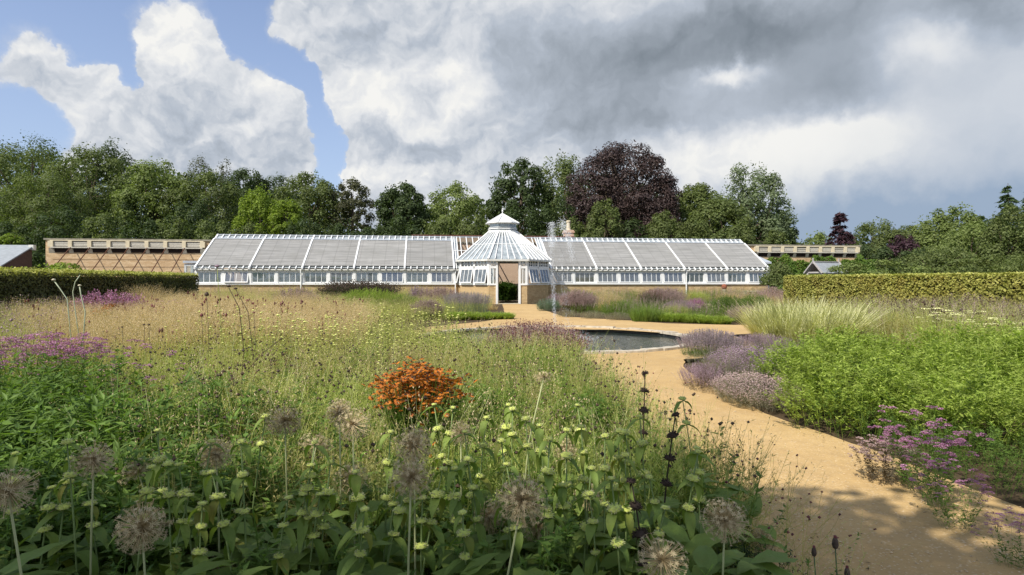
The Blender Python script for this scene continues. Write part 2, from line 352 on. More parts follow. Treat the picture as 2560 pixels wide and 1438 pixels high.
for i in range(46):
    a0 = 2 * pi * i / 46; a1 = 2 * pi * (i + .96) / 46; ri = PR - .07 + rr.uniform(-.01, .01); ro = PR + .13 + rr.uniform(-.03, .03); zt = .035 + rr.uniform(0, .03)
    V = [(r * cos(a), r * sin(a), z) for z in (-.02, zt) for r in (ri, ro) for a in (a0, (a0 + a1) / 2, a1)]
    b.add(V, [(6, 7, 10, 9)[::-1], (7, 8, 11, 10)[::-1], (0, 1, 7, 6), (1, 2, 8, 7), (3, 9, 10, 4), (4, 10, 11, 5), (0, 6, 9, 3), (2, 5, 11, 8)], rnd=rr.random())
b.obj('stone_rim', M_RIM, pond)
b = Buf(); b.lathe([(.05, -.3), (.05, .02), (.02, .05), (.012, .12), (.001, .125)], 10); b.obj('nozzle', M_RUST, pond)

# fountain: thousands of falling drops
def octa(): return np.array([(1, 0, 0), (-1, 0, 0), (0, 1, 0), (0, -1, 0), (0, 0, 1.0), (0, 0, -1.0)]), np.array([(0, 2, 4), (2, 1, 4), (1, 3, 4), (3, 0, 4), (2, 0, 5), (1, 2, 5), (3, 1, 5), (0, 3, 5)])
def drops(b, P, r, st=2.5):
    V, T = octa(); n = len(P); r = np.broadcast_to(r, (n,)); VV = V[None] * r[:, None, None] * np.array([1, 1, st]) + P[:, None]
    b.add(VV.reshape(-1, 3), T=(T[None] + (np.arange(n) * 6)[:, None, None]).reshape(-1, 3))
M_SPRAY = material('water_drops', lambda t: (lambda mx, a, d: (t.nt.links.new(a, mx.inputs[1]), t.nt.links.new(d, mx.inputs[2]), mx.outputs[0])[2])(
    t.n('ShaderNodeMixShader'), t.n('ShaderNodeBsdfTransparent').outputs[0], pbsdf(t, (.9, .93, .96, 1), .2, .6)))
b = Buf(); n = 1050; h = R.beta(1.3, 1.2, n) * 2.75; w = .02 + .045 * (h / 2.75) ** 1.5
P = np.stack([R.normal(0, 1, n) * w - .10 + .10 * (1 - h / 2.8), R.normal(0, 1, n) * w, h], 1); P[:, 0] -= .05 * (h / 2.8); drops(b, P, R.uniform(.0022, .005, n), 3)
n = 1000; u = R.uniform(0, 1, n); P = np.stack([-.1 + R.normal(0, .055, n), R.normal(0, .04, n), 2.35 + .65 * u], 1); drops(b, P, R.uniform(.003, .006, n), 2)
n = 1200; u = R.uniform(0, 1, n); P = np.stack([.12 + .33 * u + R.normal(0, .05, n), R.normal(0, .08, n), 2.95 - .9 * u ** 2 + R.normal(0, .10, n)], 1); drops(b, P, R.uniform(.0035, .0075, n), 1.5)
n = 350; u = R.uniform(0, 1, n); P = np.stack([.14 + .18 * u + R.normal(0, .05, n), R.normal(0, .1, n), 2.3 * (1 - u)], 1); drops(b, P, R.uniform(.002, .004, n), 4)
n = 1100; a = R.uniform(0, 2 * pi, n); rd = R.rayleigh(.28, n); P = np.stack([.35 + rd * cos(0) * np.cos(a), rd * np.sin(a), -.06 + R.exponential(.05, n)], 1); drops(b, P, R.uniform(.005, .012, n), 1)
tag(b.obj('fountain_jet', M_SPRAY, loc=(PC[0], PC[1], 0)), 'tall thin white water jet breaking into spray above the round pond', 'fountain')

# ------------------------------------------------------------------ glasshouse (local frame: u along the front, v towards the back wall)
GA = radians(8); GO = (-.64, 40.3, 0)
def UV(u, v, z=0): return (GO[0] + u * cos(GA) - v * sin(GA), GO[1] + u * sin(GA) + v * cos(GA), z)
gh = empty('glasshouse', GO, GA, 'long white glazed garden glasshouse with central domed pavilion and grey roof screens', 'glasshouse')
EZ, RZ, RV = 2.25, 4.62, 4.0; UL, UR_ = -19.35, 19.15
rr = random.Random(11)
def slope(f, off=0):      # point on the roof slope at fraction f, raised by off
    L = math.hypot(RV, RZ - EZ); nx, nz = -(RZ - EZ) / L, RV / L
    return (-.15 + f * (RV + .15) + nx * off, EZ - .05 + f * (RZ - EZ + .05) + nz * off)
for s, (ua, ub) in enumerate(((UL, -2.9), (2.9, UR_))):
    b = Buf(); b.box((ua + .1, 0, 0), (ub, .32, 1.19)); b.obj('dwarf_wall', M_STONE, gh)
    b = Buf(); b.box((ua, -.10, 1.19), (ub, .34, 1.30)); b.obj('sill', M_WHITE, gh)
    b = Buf(); b.box((ua, -.04, 2.03), (ub, .16, 2.14)); b.obj('head_plate', M_WHITE, gh)
    b = Buf(); b.box((ua - .05, -.17, 2.12), (ub, -.06, 2.20)); b.obj('gutter', M_WHITE2, gh)
    b = Buf(); b.box((ua, RV - .12, RZ - .02), (ub, RV + .1, RZ + .05)); b.obj('ridge_capping', M_GREY, gh)
    a, c = slope(.03, .0), slope(1.0, .0)
    b = Buf(); b.poly([(ua, a[0], a[1]), (ub, a[0], a[1]), (ub, c[0], c[1]), (ua, c[0], c[1])], .008); b.obj('roof_glazing', M_ROOFGLASS, gh)
    lo, hi = (ua, -3.25) if s == 0 else (3.3, ub); nr = 40; st = (hi - lo) / nr
    us = [lo + i * st for i in range(nr + 1)]; ext = hi if s == 0 else lo - 3 * .12; 
    for i, u in enumerate(us):
        main = i % 8 == 0; a, c = slope(-.015 if not main else -.03, .035), slope(1.0, .035)
        b = Buf(); b.beam((u, a[0], a[1]), (u, c[0], c[1]), .06 if not main else .10, .09, up=(0, -.5, .86)); b.obj('rafter', M_WHITE, gh)
        if main and 0 <= i:
            a, c = slope(-.02, .12), slope(.83, .12); b = Buf(); b.beam((u, a[0], a[1]), (u, c[0], c[1]), .10, .06, up=(0, -.5, .86)); b.obj('cover_rail', M_WHITE, gh)
    for k in range(5):
        u0, u1 = us[k * 8] + .06, us[k * 8 + 8] - .06; b = Buf(); nx = 16; ny = 14; V = []
        for j in range(ny + 1):
            for i in range(nx + 1):
                f = .055 + .765 * j / ny; sag = .010 * sin(i * 2.4 + k) * sin(j * .9) + rr.uniform(-.004, .004); p = slope(f, .105 + sag); V.append((u0 + (u1 - u0) * i / nx, p[0], p[1]))
        b.add(V, [(j * (nx + 1) + i, j * (nx + 1) + i + 1, (j + 1) * (nx + 1) + i + 1, (j + 1) * (nx + 1) + i) for j in range(ny) for i in range(nx)])
        b.obj('roof_screen', M_SCREEN, gh, smooth=True)
        p = slope(.835, .12); b = Buf(); b.tube([(u0, p[0], p[1]), (u1, p[0], p[1])], .05, 8); b.obj('screen_roller', M_GREY, gh)
    nw = 10; ww = (hi - lo) / nw
    for i in range(nw + 1):
        u = lo + i * ww; b = Buf(); b.box((u - .09, -.05, 1.30), (u + .09, .14, 2.03)); b.obj('window_post', M_WHITE, gh)
    window_kinds = [1, 2, 1, 1, 1, 3, 1, 4, 1, 4] if s == 0 else [4, 0, 5, 5, 5, 4, 1, 5, 1, 4, 1][:10]
    for i in range(nw):                          # 1 blind drawn, 0/4 open interior, 2 hinged out reflecting the sky, 3/5 half blind / added tan panel for the lit interior
        u0, u1 = lo + i * ww + .1, lo + (i + 1) * ww - .1; kd = window_kinds[i]; tilt = radians(0) if kd in (0, 1, 3) else radians(9 if kd != 2 else 14)
        top = Vector(((u0 + u1) / 2, .02, 2.02)); wob = empty('window', top, 0, parent=gh); wob.rotation_euler = (-tilt, 0, 0); hw = (u1 - u0) / 2; H = .71
        b = Buf(); b.box((-hw, -.03, -.05), (hw, .02, 0)); b.box((-hw, -.03, -H), (hw, .02, -H + .06)); b.box((-hw, -.03, -H + .06), (-hw + .05, .02, -.05)); b.box((hw - .05, -.03, -H + .06), (hw, .02, -.05))
        for q in (-.5, 0, .5): b.box((q * hw - .016, -.026, -H + .06), (q * hw + .016, .016, -.05))
        b.obj('frame', M_WHITE, wob); b = Buf(); b.box((-hw + .05, -.008, -H + .06), (hw - .05, -.004, -.05)); b.obj('pane', M_GLASS, wob)
        if kd in (1, 3): b = Buf(); b.box((u0 - .02, .04, 1.31), (u1 + .02, .045, 2.0 if kd == 1 else 1.75)); b.obj('blind_or_tan_panel', M_BLIND, gh)
        if kd == 5: b = Buf(); b.box((u0 - .02, .10, 1.31), (u0 + (u1 - u0) * (1 if i % 2 else .78), .105, 2.0)); b.obj('blind_or_tan_panel', M_TANLIT, gh)  # tan panel added in place of the sunlit interior, no real blind
# glazed sections each side of the pavilion: open glass bars without screens
for sg in (-1, 1):
    for u in (2.9, 3.08, 2.65, 2.2, 1.75, 1.3, .85):
        a, c = slope(.0 if u > 2.8 else .35, .035), slope(1.0, .035); b = Buf(); b.beam((sg * u, a[0], a[1]), (sg * u, c[0], c[1]), .05, .08, up=(0, -.5, .86)); b.obj('rafter', M_WHITE, gh)
    p0 = slope(.55, .03); b = Buf(); b.box((min(sg * 1.0, sg * 3.2), p0[0] - .02, p0[1] - .02), (max(sg * 1.0, sg * 3.2), p0[0] + .02, p0[1] + .03)); b.obj('glazing_bar', M_WHITE, gh)
    a, c = slope(.3, 0), slope(1.0, 0); b = Buf(); b.poly([(sg * 1.0 if sg < 0 else .9, a[0], a[1])[:3], (sg * .02, a[0], a[1])][::1] + [(0, c[0], c[1])], .006) if False else None
b = Buf(); b.box((-2.9, RV - .12, RZ - .02), (2.9, RV + .1, RZ + .05)); b.obj('ridge_capping', M_GREY, gh)
# gable end frames
for u in (UL, UR_):
    b = Buf(); b.box((u - .05, -.02, 1.3), (u + .05, .14, 2.1)); b.box((u - .05, .3, 0), (u + .1, RV, 1.2)); b.box((u - .05, .3, 2.12), (u + .05, RV, 2.2))
    for v in (.9, 1.7, 2.5, 3.3): b.box((u - .03, v - .03, 1.2), (u + .03, v + .03, EZ + (RZ - EZ) * v / RV - .06))
    b.obj('gable_frame', M_WHITE, gh)
for u in (-13.0, 12.95, -3.15):
    b = Buf(); b.tube([(u, -.19, 2.12), (u, -.17, 1.95), (u, -.12, 1.8), (u, -.12, 0)], .045, 8); b.obj('downpipe', M_WHITE, gh)
b = Buf(); b.box((UL + .2, .35, 0), (UR_ - .2, RV - .02, .03)); b.obj('floor_slab', plain('paving', (.34, .27, .2), .9, .1), gh)
b = Buf(); rr = random.Random(4)                                # staging benches inside
for s in (-1, 1):
    b.box((s * 3.6 if s > 0 else -18.8, .5, .78), (18.6 if s > 0 else -3.6, 1.5, .84))
b.obj('staging_bench', M_TIMBER, gh)

b = Buf(); b.box((-.95, 4.02, 0), (-.87, 4.1, 2.45)); b.box((-.28, 4.02, 0), (-.20, 4.1, 2.45)); b.box((-.87, 4.02, 2.37), (-.28, 4.1, 2.45)); b.box((-.87, 4.03, 1.85), (-.28, 4.08, 1.92)); b.obj('inner_door_frame', M_WHITE, gh)
b = Buf(); b.box((-.87, 4.06, 0), (-.28, 4.09, 2.37)); b.obj('inner_door_dark_opening', M_DARK, gh)  # flat dark panel stands for the unlit opening inside the frame
b = Buf(); b.tube([(.0, 2.2, 1.1), (.0, 2.2, 4.3)], .018, 6); b.lathe([(.001, 1.0), (.12, 1.05), (.16, 1.2), (.14, 1.25), (.001, 1.25)], 12, c=(0, 2.2, 0)); b.obj('hanging_chain', M_RUST, gh)  # dark hanging chain ending in a bowl shape, gives no light
# pavilion octagon
AP = 2.9; SD = AP * math.tan(pi / 8); RO = AP / cos(pi / 8)
def oc(i, r=1.0, z=0): a = -pi / 2 - pi / 8 + i * pi / 4; return Vector((RO * r * cos(a), RO * r * sin(a), z))
EP, TP = 2.78, 4.72; RT = .94 / RO
faces = {-2: 0, -1: 0, 0: 1, 1: 0, 2: 0}
def facet(i):                                       # local frame of facet i: origin mid, x along, outward normal
    a, b_ = oc(i), oc(i + 1); mid = (a + b_) / 2; x = (b_ - a).normalized(); n = mid.copy(); n.z = 0; n.normalize(); return mid, x, n
def fbox(b, i, x0, x1, n0, n1, z0, z1, mat=0):
    mid, x, n = facet(i); V = [mid + x * xx + n * nn + Vector((0, 0, zz)) for zz in (z0, z1) for nn in (n0, n1) for xx in (x0, x1)]
    b.add([tuple(v) for v in V], [(0, 1, 3, 2), (4, 6, 7, 5), (0, 4, 5, 1), (2, 3, 7, 6), (0, 2, 6, 4), (1, 5, 7, 3)], mat=mat)
for i in (-2, -1, 1, 2):
    b = Buf(); fbox(b, i, -SD + .02, SD - .02, -.30, 0, 0, 1.17); b.obj('stone_base', M_STONE, gh)
    b = Buf(); fbox(b, i, -SD + .01, SD - .01, -.2, .05, 1.17, 1.28); fbox(b, i, -SD, SD, -.12, .03, 2.22, 2.36); fbox(b, i, -SD, SD, -.12, .04, EP - .12, EP); fbox(b, i, -.07, .07, -.12, .03, 1.28, EP - .12)
    fbox(b, i, -SD, -SD + .12, -.12, .035, 1.28, EP - .12); fbox(b, i, SD - .12, SD, -.12, .035, 1.28, EP - .12)
    for q in (-1, 1):                             # fanlight lattice
        for k in range(1, 4): c = q * (.07 + (SD - .19) * k / 4); fbox(b, i, c - .02, c + .02, -.07, .0, 2.36, EP - .12)
        xa, xb = sorted((q * .07, q * (SD - .12))); fbox(b, i, xa, xb, -.06, .002, 2.495, 2.53)
    b.obj('pavilion_frame', M_WHITE, gh)
    b = Buf(); fbox(b, i, -SD + .12, SD - .12, -.05, -.045, 2.36, EP - .12); b.obj('fanlight', M_GLASS, gh)
    for q in (-1, 1):                             # casements hinged at the top, bottoms pushed out
        mid, x, n = facet(i); hw = (SD - .21) / 2; cx = q * (.085 + hw); wo = empty('window', mid + x * cx + n * .01 + Vector((0, 0, 2.21)), math.atan2(x.y, x.x), parent=gh)
        wo.rotation_euler = (radians(-13), 0, math.atan2(x.y, x.x)); H = .93; g = Buf()
        g.box((-hw, -.03, -.06), (hw, .02, 0)); g.box((-hw, -.03, -H), (hw, .02, -H + .06)); g.box((-hw, -.03, -H + .06), (-hw + .05, .02, -.06)); g.box((hw - .05, -.03, -H + .06), (hw, .02, -.06))
        for k in (-.34, .34): g.box((k * hw - .018, -.026, -H + .06), (k * hw + .018, .016, -.06))
        g.obj('frame', M_WHITE, wo); g = Buf(); g.box((-hw + .05, -.008, -H + .06), (hw - .05, -.004, -.06)); g.obj('pane', M_GLASS, wo)
# front facet with the doorway
DW = .66
b = Buf()
for q in (-1, 1):
    xa, xb = sorted((q * (DW + .10), q * SD)); fbox(b, 0, xa, xb, -.30, 0, 0, 1.17)
    if q: b.obj('stone_base', M_STONE, gh); b = Buf()
b = Buf()
for q in (-1, 1):
    xa, xb = sorted((q * (DW + .10), q * SD)); fbox(b, 0, xa, xb, -.2, .05, 1.17, 1.28); fbox(b, 0, xa, xb, -.12, .03, 2.22, 2.36)
    xa, xb = sorted((q * (SD - .12), q * SD)); fbox(b, 0, xa, xb, -.12, .035, 1.28, EP - .12); c = q * (DW + .10 + (SD - DW - .22) / 2); fbox(b, 0, c - .02, c + .02, -.07, 0, 1.28, 2.22); fbox(b, 0, c - .02, c + .02, -.07, 0, 2.36, EP - .12); xa, xb = sorted((q * (DW + .1), q * (SD - .12))); fbox(b, 0, xa, xb, -.07, .002, 2.495, 2.53)
fbox(b, 0, -SD, SD, -.12, .04, EP - .12, EP); b.obj('pavilion_frame', M_WHITE, gh)
for q in (-1, 1):
    b = Buf(); xa, xb = sorted((q * DW, q * (DW + .12))); fbox(b, 0, xa, xb, -.2, .06, 0, EP - .12); b.obj('door_post', M_WHITE, gh)
    b = Buf(); xa, xb = sorted((q * (DW + .1), q * (SD - .12))); fbox(b, 0, xa, xb, -.05, -.045, 1.28, 2.22); fbox(b, 0, xa, xb, -.05, -.045, 2.36, EP - .12); b.obj('side_light', M_GLASS, gh)
b = Buf(); fbox(b, 0, -DW, DW, -.35, .1, 0, .035); b.obj('door_step', M_LIMEST, gh)
# open door leaf folded inwards
b = Buf(); mid, x, n = facet(0)
d0 = mid - x * (DW - .02) - n * .2
for z0, z1, p0, p1 in ((.05, .9, 0, .6), (.9, 2.6, 0, .07), (.9, 2.6, .53, .6), (2.5, 2.6, .07, .53), (1.7, 1.76, .07, .53)):
    V = [d0 + (-n) * pp + x * xx + Vector((0, 0, zz)) for zz in (z0, z1) for pp in (p0, p1) for xx in (0, .045)]
    b.add([tuple(v) for v in V], [(0, 2, 3, 1), (4, 5, 7, 6), (0, 1, 5, 4), (2, 6, 7, 3), (0, 4, 6, 2), (1, 3, 7, 5)])
b.obj('door', M_WHITE, gh)
# pavilion roof: eight sides of glass with bars
ER = 1.06
for i in range(8):
    e0, e1, t0, t1 = oc(i, ER, EP), oc(i + 1, ER, EP), oc(i, RT, TP), oc(i + 1, RT, TP)
    b = Buf(); b.poly([tuple(e0), tuple(e1), tuple(t1), tuple(t0)], .008); b.obj('roof_glazing', M_ROOFGLASS, gh)
    n = ((e1 - e0).cross(t0 - e0)).normalized()
    b = Buf(); b.beam(tuple(e0 + n * .03), tuple(t0 + n * .03), .10, .10, up=tuple(n)); b.obj('hip_rafter', M_WHITE, gh)
    b = Buf()
    for k in range(1, 6): f = k / 6; tf = min(1, max(0, .5 + (f - .5) * 1.0)); b.beam(tuple(e0.lerp(e1, f) + n * .03), tuple(t0.lerp(t1, tf) + n * .03), .045, .07, up=tuple(n))
    q = .52; b.beam(tuple(e0.lerp(t0, q) + n * .01), tuple(e1.lerp(t1, q) + n * .01), .035, .04, up=tuple(n))
    b.obj('glazing_bar', M_WHITE, gh)
    b = Buf(); b.beam(tuple(e0 - Vector((0, 0, .05))), tuple(e1 - Vector((0, 0, .05))), .10, .10); b.obj('eaves_gutter', M_WHITE2, gh)
# lantern
LR = .90 / cos(pi / 8); lan = empty('lantern', (0, 0, 0), parent=gh)
def lo(i, r, z): a = -pi / 2 - pi / 8 + i * pi / 4; return (LR * r * cos(a), LR * r * sin(a), z)
b = Buf()
for i in range(8):
    b.beam(lo(i, 1, TP - .05), lo(i, 1, 5.3), .12, .12)
    for z, w, hh in ((TP - .02, .14, .16), (TP + .17, .08, .05), (5.26, .10, .12)): b.beam(lo(i, 1, z), lo(i + 1, 1, z), w, hh)
    p0, p1 = Vector(lo(i, 1, 0)), Vector(lo(i + 1, 1, 0)); 
    for f in (.5,): q = p0.lerp(p1, f); b.beam((q.x, q.y, TP + .15), (q.x, q.y, 5.2), .07, .07)
    for f in (.25, .75): q = p0.lerp(p1, f); b.beam((q.x, q.y, TP + .18), (q.x, q.y, 5.2), .025, .03)
    p0, p1 = Vector(lo(i, 1, 4.98)), Vector(lo(i + 1, 1, 4.98)); b.beam(tuple(p0), tuple(p1), .025, .025)
b.obj('lantern_frame', M_WHITE, lan)
b = Buf()
for i in range(8): b.poly([lo(i, .97, TP + .1), lo(i + 1, .97, TP + .1), lo(i + 1, .97, 5.25), lo(i, .97, 5.25)], .005)
b.obj('lantern_glass', M_GLASS, lan)
b = Buf(); c = (0, 0, 5.92)
for i in range(8): b.add([lo(i, 1.18, 5.28), lo(i + 1, 1.18, 5.28), lo(i + 1, .10, 5.88), lo(i, .10, 5.88)], [(0, 1, 2, 3)]); b.add([lo(i, 1.18, 5.28), lo(i + 1, 1.18, 5.28), lo(i + 1, 1.0, 5.24), lo(i, 1.0, 5.24)], [(3, 2, 1, 0)])
b.obj('lantern_roof', plain('pale_lead_roof', (.60, .61, .60), .6, .3, .08, 5), lan)
b = Buf()
for i in range(8): b.beam(lo(i, 1.19, 5.30), lo(i, .09, 5.91), .06, .06); b.beam(lo(i, 1.19, 5.28), lo(i + 1, 1.19, 5.28), .05, .05)
b.obj('roof_ridge', M_WHITE, lan)
b = Buf(); b.lathe([(.10, 5.86), (.08, 5.95), (.03, 5.98), (.03, 6.08), (.075, 6.12), (.03, 6.17), (.025, 6.2), (.05, 6.24), (.001, 6.33)], 10); b.obj('finial', M_WHITE, lan)

# ------------------------------------------------------------------ long garden wall behind, its niches and sloping bars
wl = empty('garden_wall', GO, GA, 'long cream brick garden wall with stone coping running behind the glasshouse', 'wall')
WA, WB = -30.3, 29.6
b = Buf(); b.box((WA, 4.12, 0), (-20.0, 4.55, 4.18)); b.box((-20.0, 4.12, 0), (20.0, 4.55, 4.181)); b.box((20.0, 4.12, 0), (WB, 4.55, 4.18)); b.obj('brickwork', M_BRICK, wl)
b = Buf(); b.box((-19.4, 4.10, 0), (19.2, 4.115, 4.15)); b.obj('limewashed_face', M_PINK, wl)
b = Buf(); b.box((WA - .08, 4.02, 4.18), (WB + .08, 4.62, 4.29)); b.obj('coping', M_COPE, wl)
for s, (a0, a1, n) in enumerate(((-29.9, -20.35, 8), (20.6, 29.3, 8))):
    st = (a1 - a0) / n
    b = Buf(); b.box((a0, 3.88, 3.64), (a1, 4.13, 3.72)); b.obj('ledge', M_TIMBER, wl)
    b = Buf(); b.box((a0 - .05, 3.93, 4.12), (a1 + .05, 4.118, 4.175)); b.obj('niche_band', M_LIMEST, wl)
    rr = random.Random(9 + s)
    for i in range(n):
        u0, u1 = a0 + i * st + .12, a0 + (i + 1) * st - .12
        b = Buf(); b.box((u0 + .02, 4.0, 3.76), (u1 - .02, 4.05, 4.08 if (s == 0 or i % 3) else 3.9), mat=0)
        for k in range(2): z = 3.84 + .12 * k; b.box((u0 + .02, 3.985, z), (u1 - .02, 4.0, z + .07))
        b.obj('timber_panel', M_TIMBER, wl)
        b = Buf(); b.box((u0 + .0, 4.06, 3.74), (u1, 4.117, 4.10)); b.box((u0, 4.08, 3.36), (u1, 4.118, 3.62)); b.obj('niche_shade_panel', M_DARK, wl)  # dark slabs on the wall face stand for the shade in the recesses
    for i in range(n + 1):
        u = a0 + i * st; w = .10 if 0 < i < n else .14
        b = Buf(); b.box((u - w - .02, 3.90, 3.72), (u + w + .02, 4.118, 4.12)); b.obj('bracket', M_LIMEST, wl)
        b = Buf(); b.add([(u - w, 3.95, 3.64), (u + w, 3.95, 3.64), (u + w + .06, 4.118, 3.30), (u - w - .06, 4.118, 3.30), (u - w, 4.118, 3.64), (u + w, 4.118, 3.64)], [(0, 1, 2, 3)][::-1], [(0, 3, 4), (1, 5, 2)]); b.obj('corbel', plain('lime_corbel', (.66, .60, .47), .8, .2) if (s, i) == (0, 0) else bpy.data.materials['lime_corbel'], wl)
    if s == 0:
        for i in range(1, n):
            u = a0 + i * st + .05; b = Buf(); b.beam((u, 3.90, 3.68), (u, -.3, .5), .04, .05, up=(0, -.5, .86)); b.obj('sloping_bar', M_RUST, wl)
        for z in (1.4, 1.9, 2.4, 2.9):
            b = Buf(); b.tube([(a0, 4.09, z), (a1, 4.09, z)], .008, 4); b.obj('training_wire', M_RUST, wl)
# raised range behind the pavilion, chimney
rg = empty('outbuilding', UV(.2, 7), GA, 'low brick outbuilding with dark red coping behind the glasshouse ridge', 'building')
b = Buf(); b.box((-6.3, 0, 0), (6.4, 3, 4.92)); b.obj('wall', brickmat('dull_brick', (.34, .27, .2), (.4, .32, .24), (.3, .25, .2)), rg)
b = Buf(); b.box((-6.4, -.08, 4.92), (6.5, 3.08, 5.0)); b.obj('coping', plain('red_tile', (.16, .08, .06), .8, .2, .3), rg)
cx = X(1421, 49.0)
ch = empty('chimney', (cx, 49.0, 0), GA, 'square brick chimney with pale clay pot rising behind the glasshouse roof', 'chimney')
b = Buf(); b.box((-.36, -.36, 3), (.36, .36, Z(583, 49))); b.box((-.42, -.42, Z(583, 49)), (.42, .42, Z(579, 49))); b.box((-.38, -.38, Z(579, 49)), (.38, .38, Z(576, 49))); b.obj('stack', brickmat('chimney_brick', (.55, .34, .24), (.6, .42, .28), (.5, .4, .3)), ch)
b = Buf(); z0 = Z(576, 49); b.lathe([(.2, z0), (.17, z0 + .12), (.15, z0 + .6), (.19, z0 + .68), (.19, z0 + .76), (.13, z0 + .8), (.1, z0 + .8)], 12); b.obj('chimney_pot', M_LIMEST, ch)
# porch at the left end
pr = empty('entrance_porch', UV(-20.6, 3.2), GA, 'small grey framed glazed porch joining the glasshouse left end', 'porch')
b = Buf(); b.box((-.55, -.5, 2.62), (1.25, .85, 2.78)); b.obj('flat_roof', M_GREY, pr)
b = Buf(); b.box((-.5, -.42, 2.42), (1.2, -.34, 2.58)); b.box((-.5, -.42, 0), (-.36, -.30, 2.42)); b.box((-.36, -.41, 1.5), (1.2, -.35, 1.56)); b.box((.5, -.42, 0), (.58, -.34, 2.42)); b.box((-.5, .7, 0), (-.36, .84, 2.6)); b.obj('frame', plain('grey_paint', (.52, .53, .52), .5, .4), pr)
b = Buf(); b.box((-.36, -.385, 0), (1.2, -.38, 2.42)); b.obj('pane', M_GLASS, pr)
b = Buf(); b.box((UR_ - gh.location.x * 0 - .0, 0, 0), (UR_ + .01, 0.01, .01)) if False else None
pr2 = empty('lean_to_porch', UV(20.3, 2.6), GA, 'small grey roofed porch tucked behind the glasshouse right end', 'porch')
b = Buf(); b.add([(-.7, -.6, 2.85), (.35, -.6, 2.85), (.3, .9, 3.3), (-.7, .9, 3.3), (-.7, -.6, 2.72), (.35, -.6, 2.72), (.3, .9, 3.2), (-.7, .9, 3.2)], [(0, 1, 2, 3), (4, 5, 1, 0), (5, 6, 2, 1), (7, 6, 5, 4)]); b.obj('roof', M_GREY, pr2)
b = Buf(); b.box((.12, -.5, 0), (.22, -.4, 2.72)); b.box((-.7, -.5, 2.45), (.22, -.42, 2.72)); b.box((-.7, -.48, 0), (.12, -.44, 1.2)); b.obj('frame', bpy.data.materials['grey_paint'], pr2)
# far left lean-to
sh = empty('lean_to_shed', UV(-31.0, 0), GA, 'grey roofed lean-to shed with dark brown brick end wall at far left', 'shed')
b = Buf(); zt, zb = 3.82, 1.75; b.poly([(-14, 4, zt), (-14, -.6, zb), (.12, -.6, zb), (.12, 4, zt)], .07); b.obj('roof', M_SLATE, sh)
b = Buf(); b.poly([(-.02, 3.95, 0), (-.02, 3.95, zt - .1), (-.02, -.5, zb - .06), (-.02, -.5, 0)], .25); b.box((-14, -.5, 0), (-.27, -.3, zb - .1)); b.obj('wall', M_BROWNB, sh)
b = Buf(); b.box((-.1, 3.7, zt - .35), (.2, 4.0, zt + .0)); b.obj('gutter_end', M_WHITE2, sh)
# gabled shelter behind the right hedge
SY = 33.0
gs = empty('garden_shelter', (X(2034, SY), SY, 0), radians(-6), 'small silvered timber shelter with gabled slate roof behind the clipped hedge', 'shelter')
zr, hw = Z(655, SY), .52
b = Buf()
for s in (-1, 1): b.poly([(0, 0, zr), (s * hw * 1.0, 0, zr - .62), (s * hw, 2.2, zr - .62), (0, 2.2, zr)][::s], .04)
gs.rotation_euler = (0, 0, radians(-62))
b.obj('roof', M_SLATE, gs)
b = Buf()
for s in (-1, 1): b.beam((0, -.04, zr + .02), (s * (hw + .03), -.04, zr - .62), .06, .12, up=(0, 1, 0)); b.beam((0, 2.2, zr + .02), (s * (hw + .03), 2.2, zr - .62), .06, .12, up=(0, 1, 0))
b.box((-.03, -.07, zr - .1), (.03, -.02, zr + .22)); b.box((-.03, 2.18, zr - .1), (.03, 2.24, zr + .22)); b.box((-.04, 0, zr), (.04, 2.2, zr + .05)); b.obj('barge_board', M_SILVER, gs)
b = Buf(); 
for s in (-1, 1): b.box((s * .42 - .05, .05, 0), (s * .42 + .05, .15, zr - .6)); b.box((s * .42 - .05, 2.0, 0), (s * .42 + .05, 2.1, zr - .6))
b.box((-.4, 1.9, 0), (.4, 1.95, zr - .55)); b.box((-.42, .06, zr - .62), (.42, .12, zr - .54)); b.obj('post_frame', M_SILVER, gs)
# little things standing along the right dwarf wall
p = UV(15.65, -.35); tp = empty('finial_post', (p[0], p[1], 0), 0, 'dark red terracotta ball on a slender stone post before the dwarf wall', 'ornament')
b = Buf(); b.lathe([(.14, 0), (.12, .1), (.06, .18), (.05, .55), (.09, .68), (.15, .78), (.16, .84)], 14); b.obj('post', M_LIMEST, tp, True)
b = Buf(); b.lathe([(.001, .80), (.10, .82), (.17, .92), (.19, 1.02), (.16, 1.13), (.08, 1.2), (.001, 1.21)], 16); b.obj('ball', M_TERRA, tp, True)
p = UV(17.6, -.5); wb = empty('garden_bench', (p[0], p[1], 0), GA, 'low cream bench against the dwarf wall near the glasshouse right corner', 'bench')
b = Buf(); b.box((-.58, -.2, .68), (.58, .2, .74)); b.obj('seat', M_LIMEST, wb)
for q in (-.5, .5, -.02):
    b = Buf(); b.box((q - .04, -.18, 0), (q + .04, .18, .68)); b.obj('leg', M_LIMEST, wb)
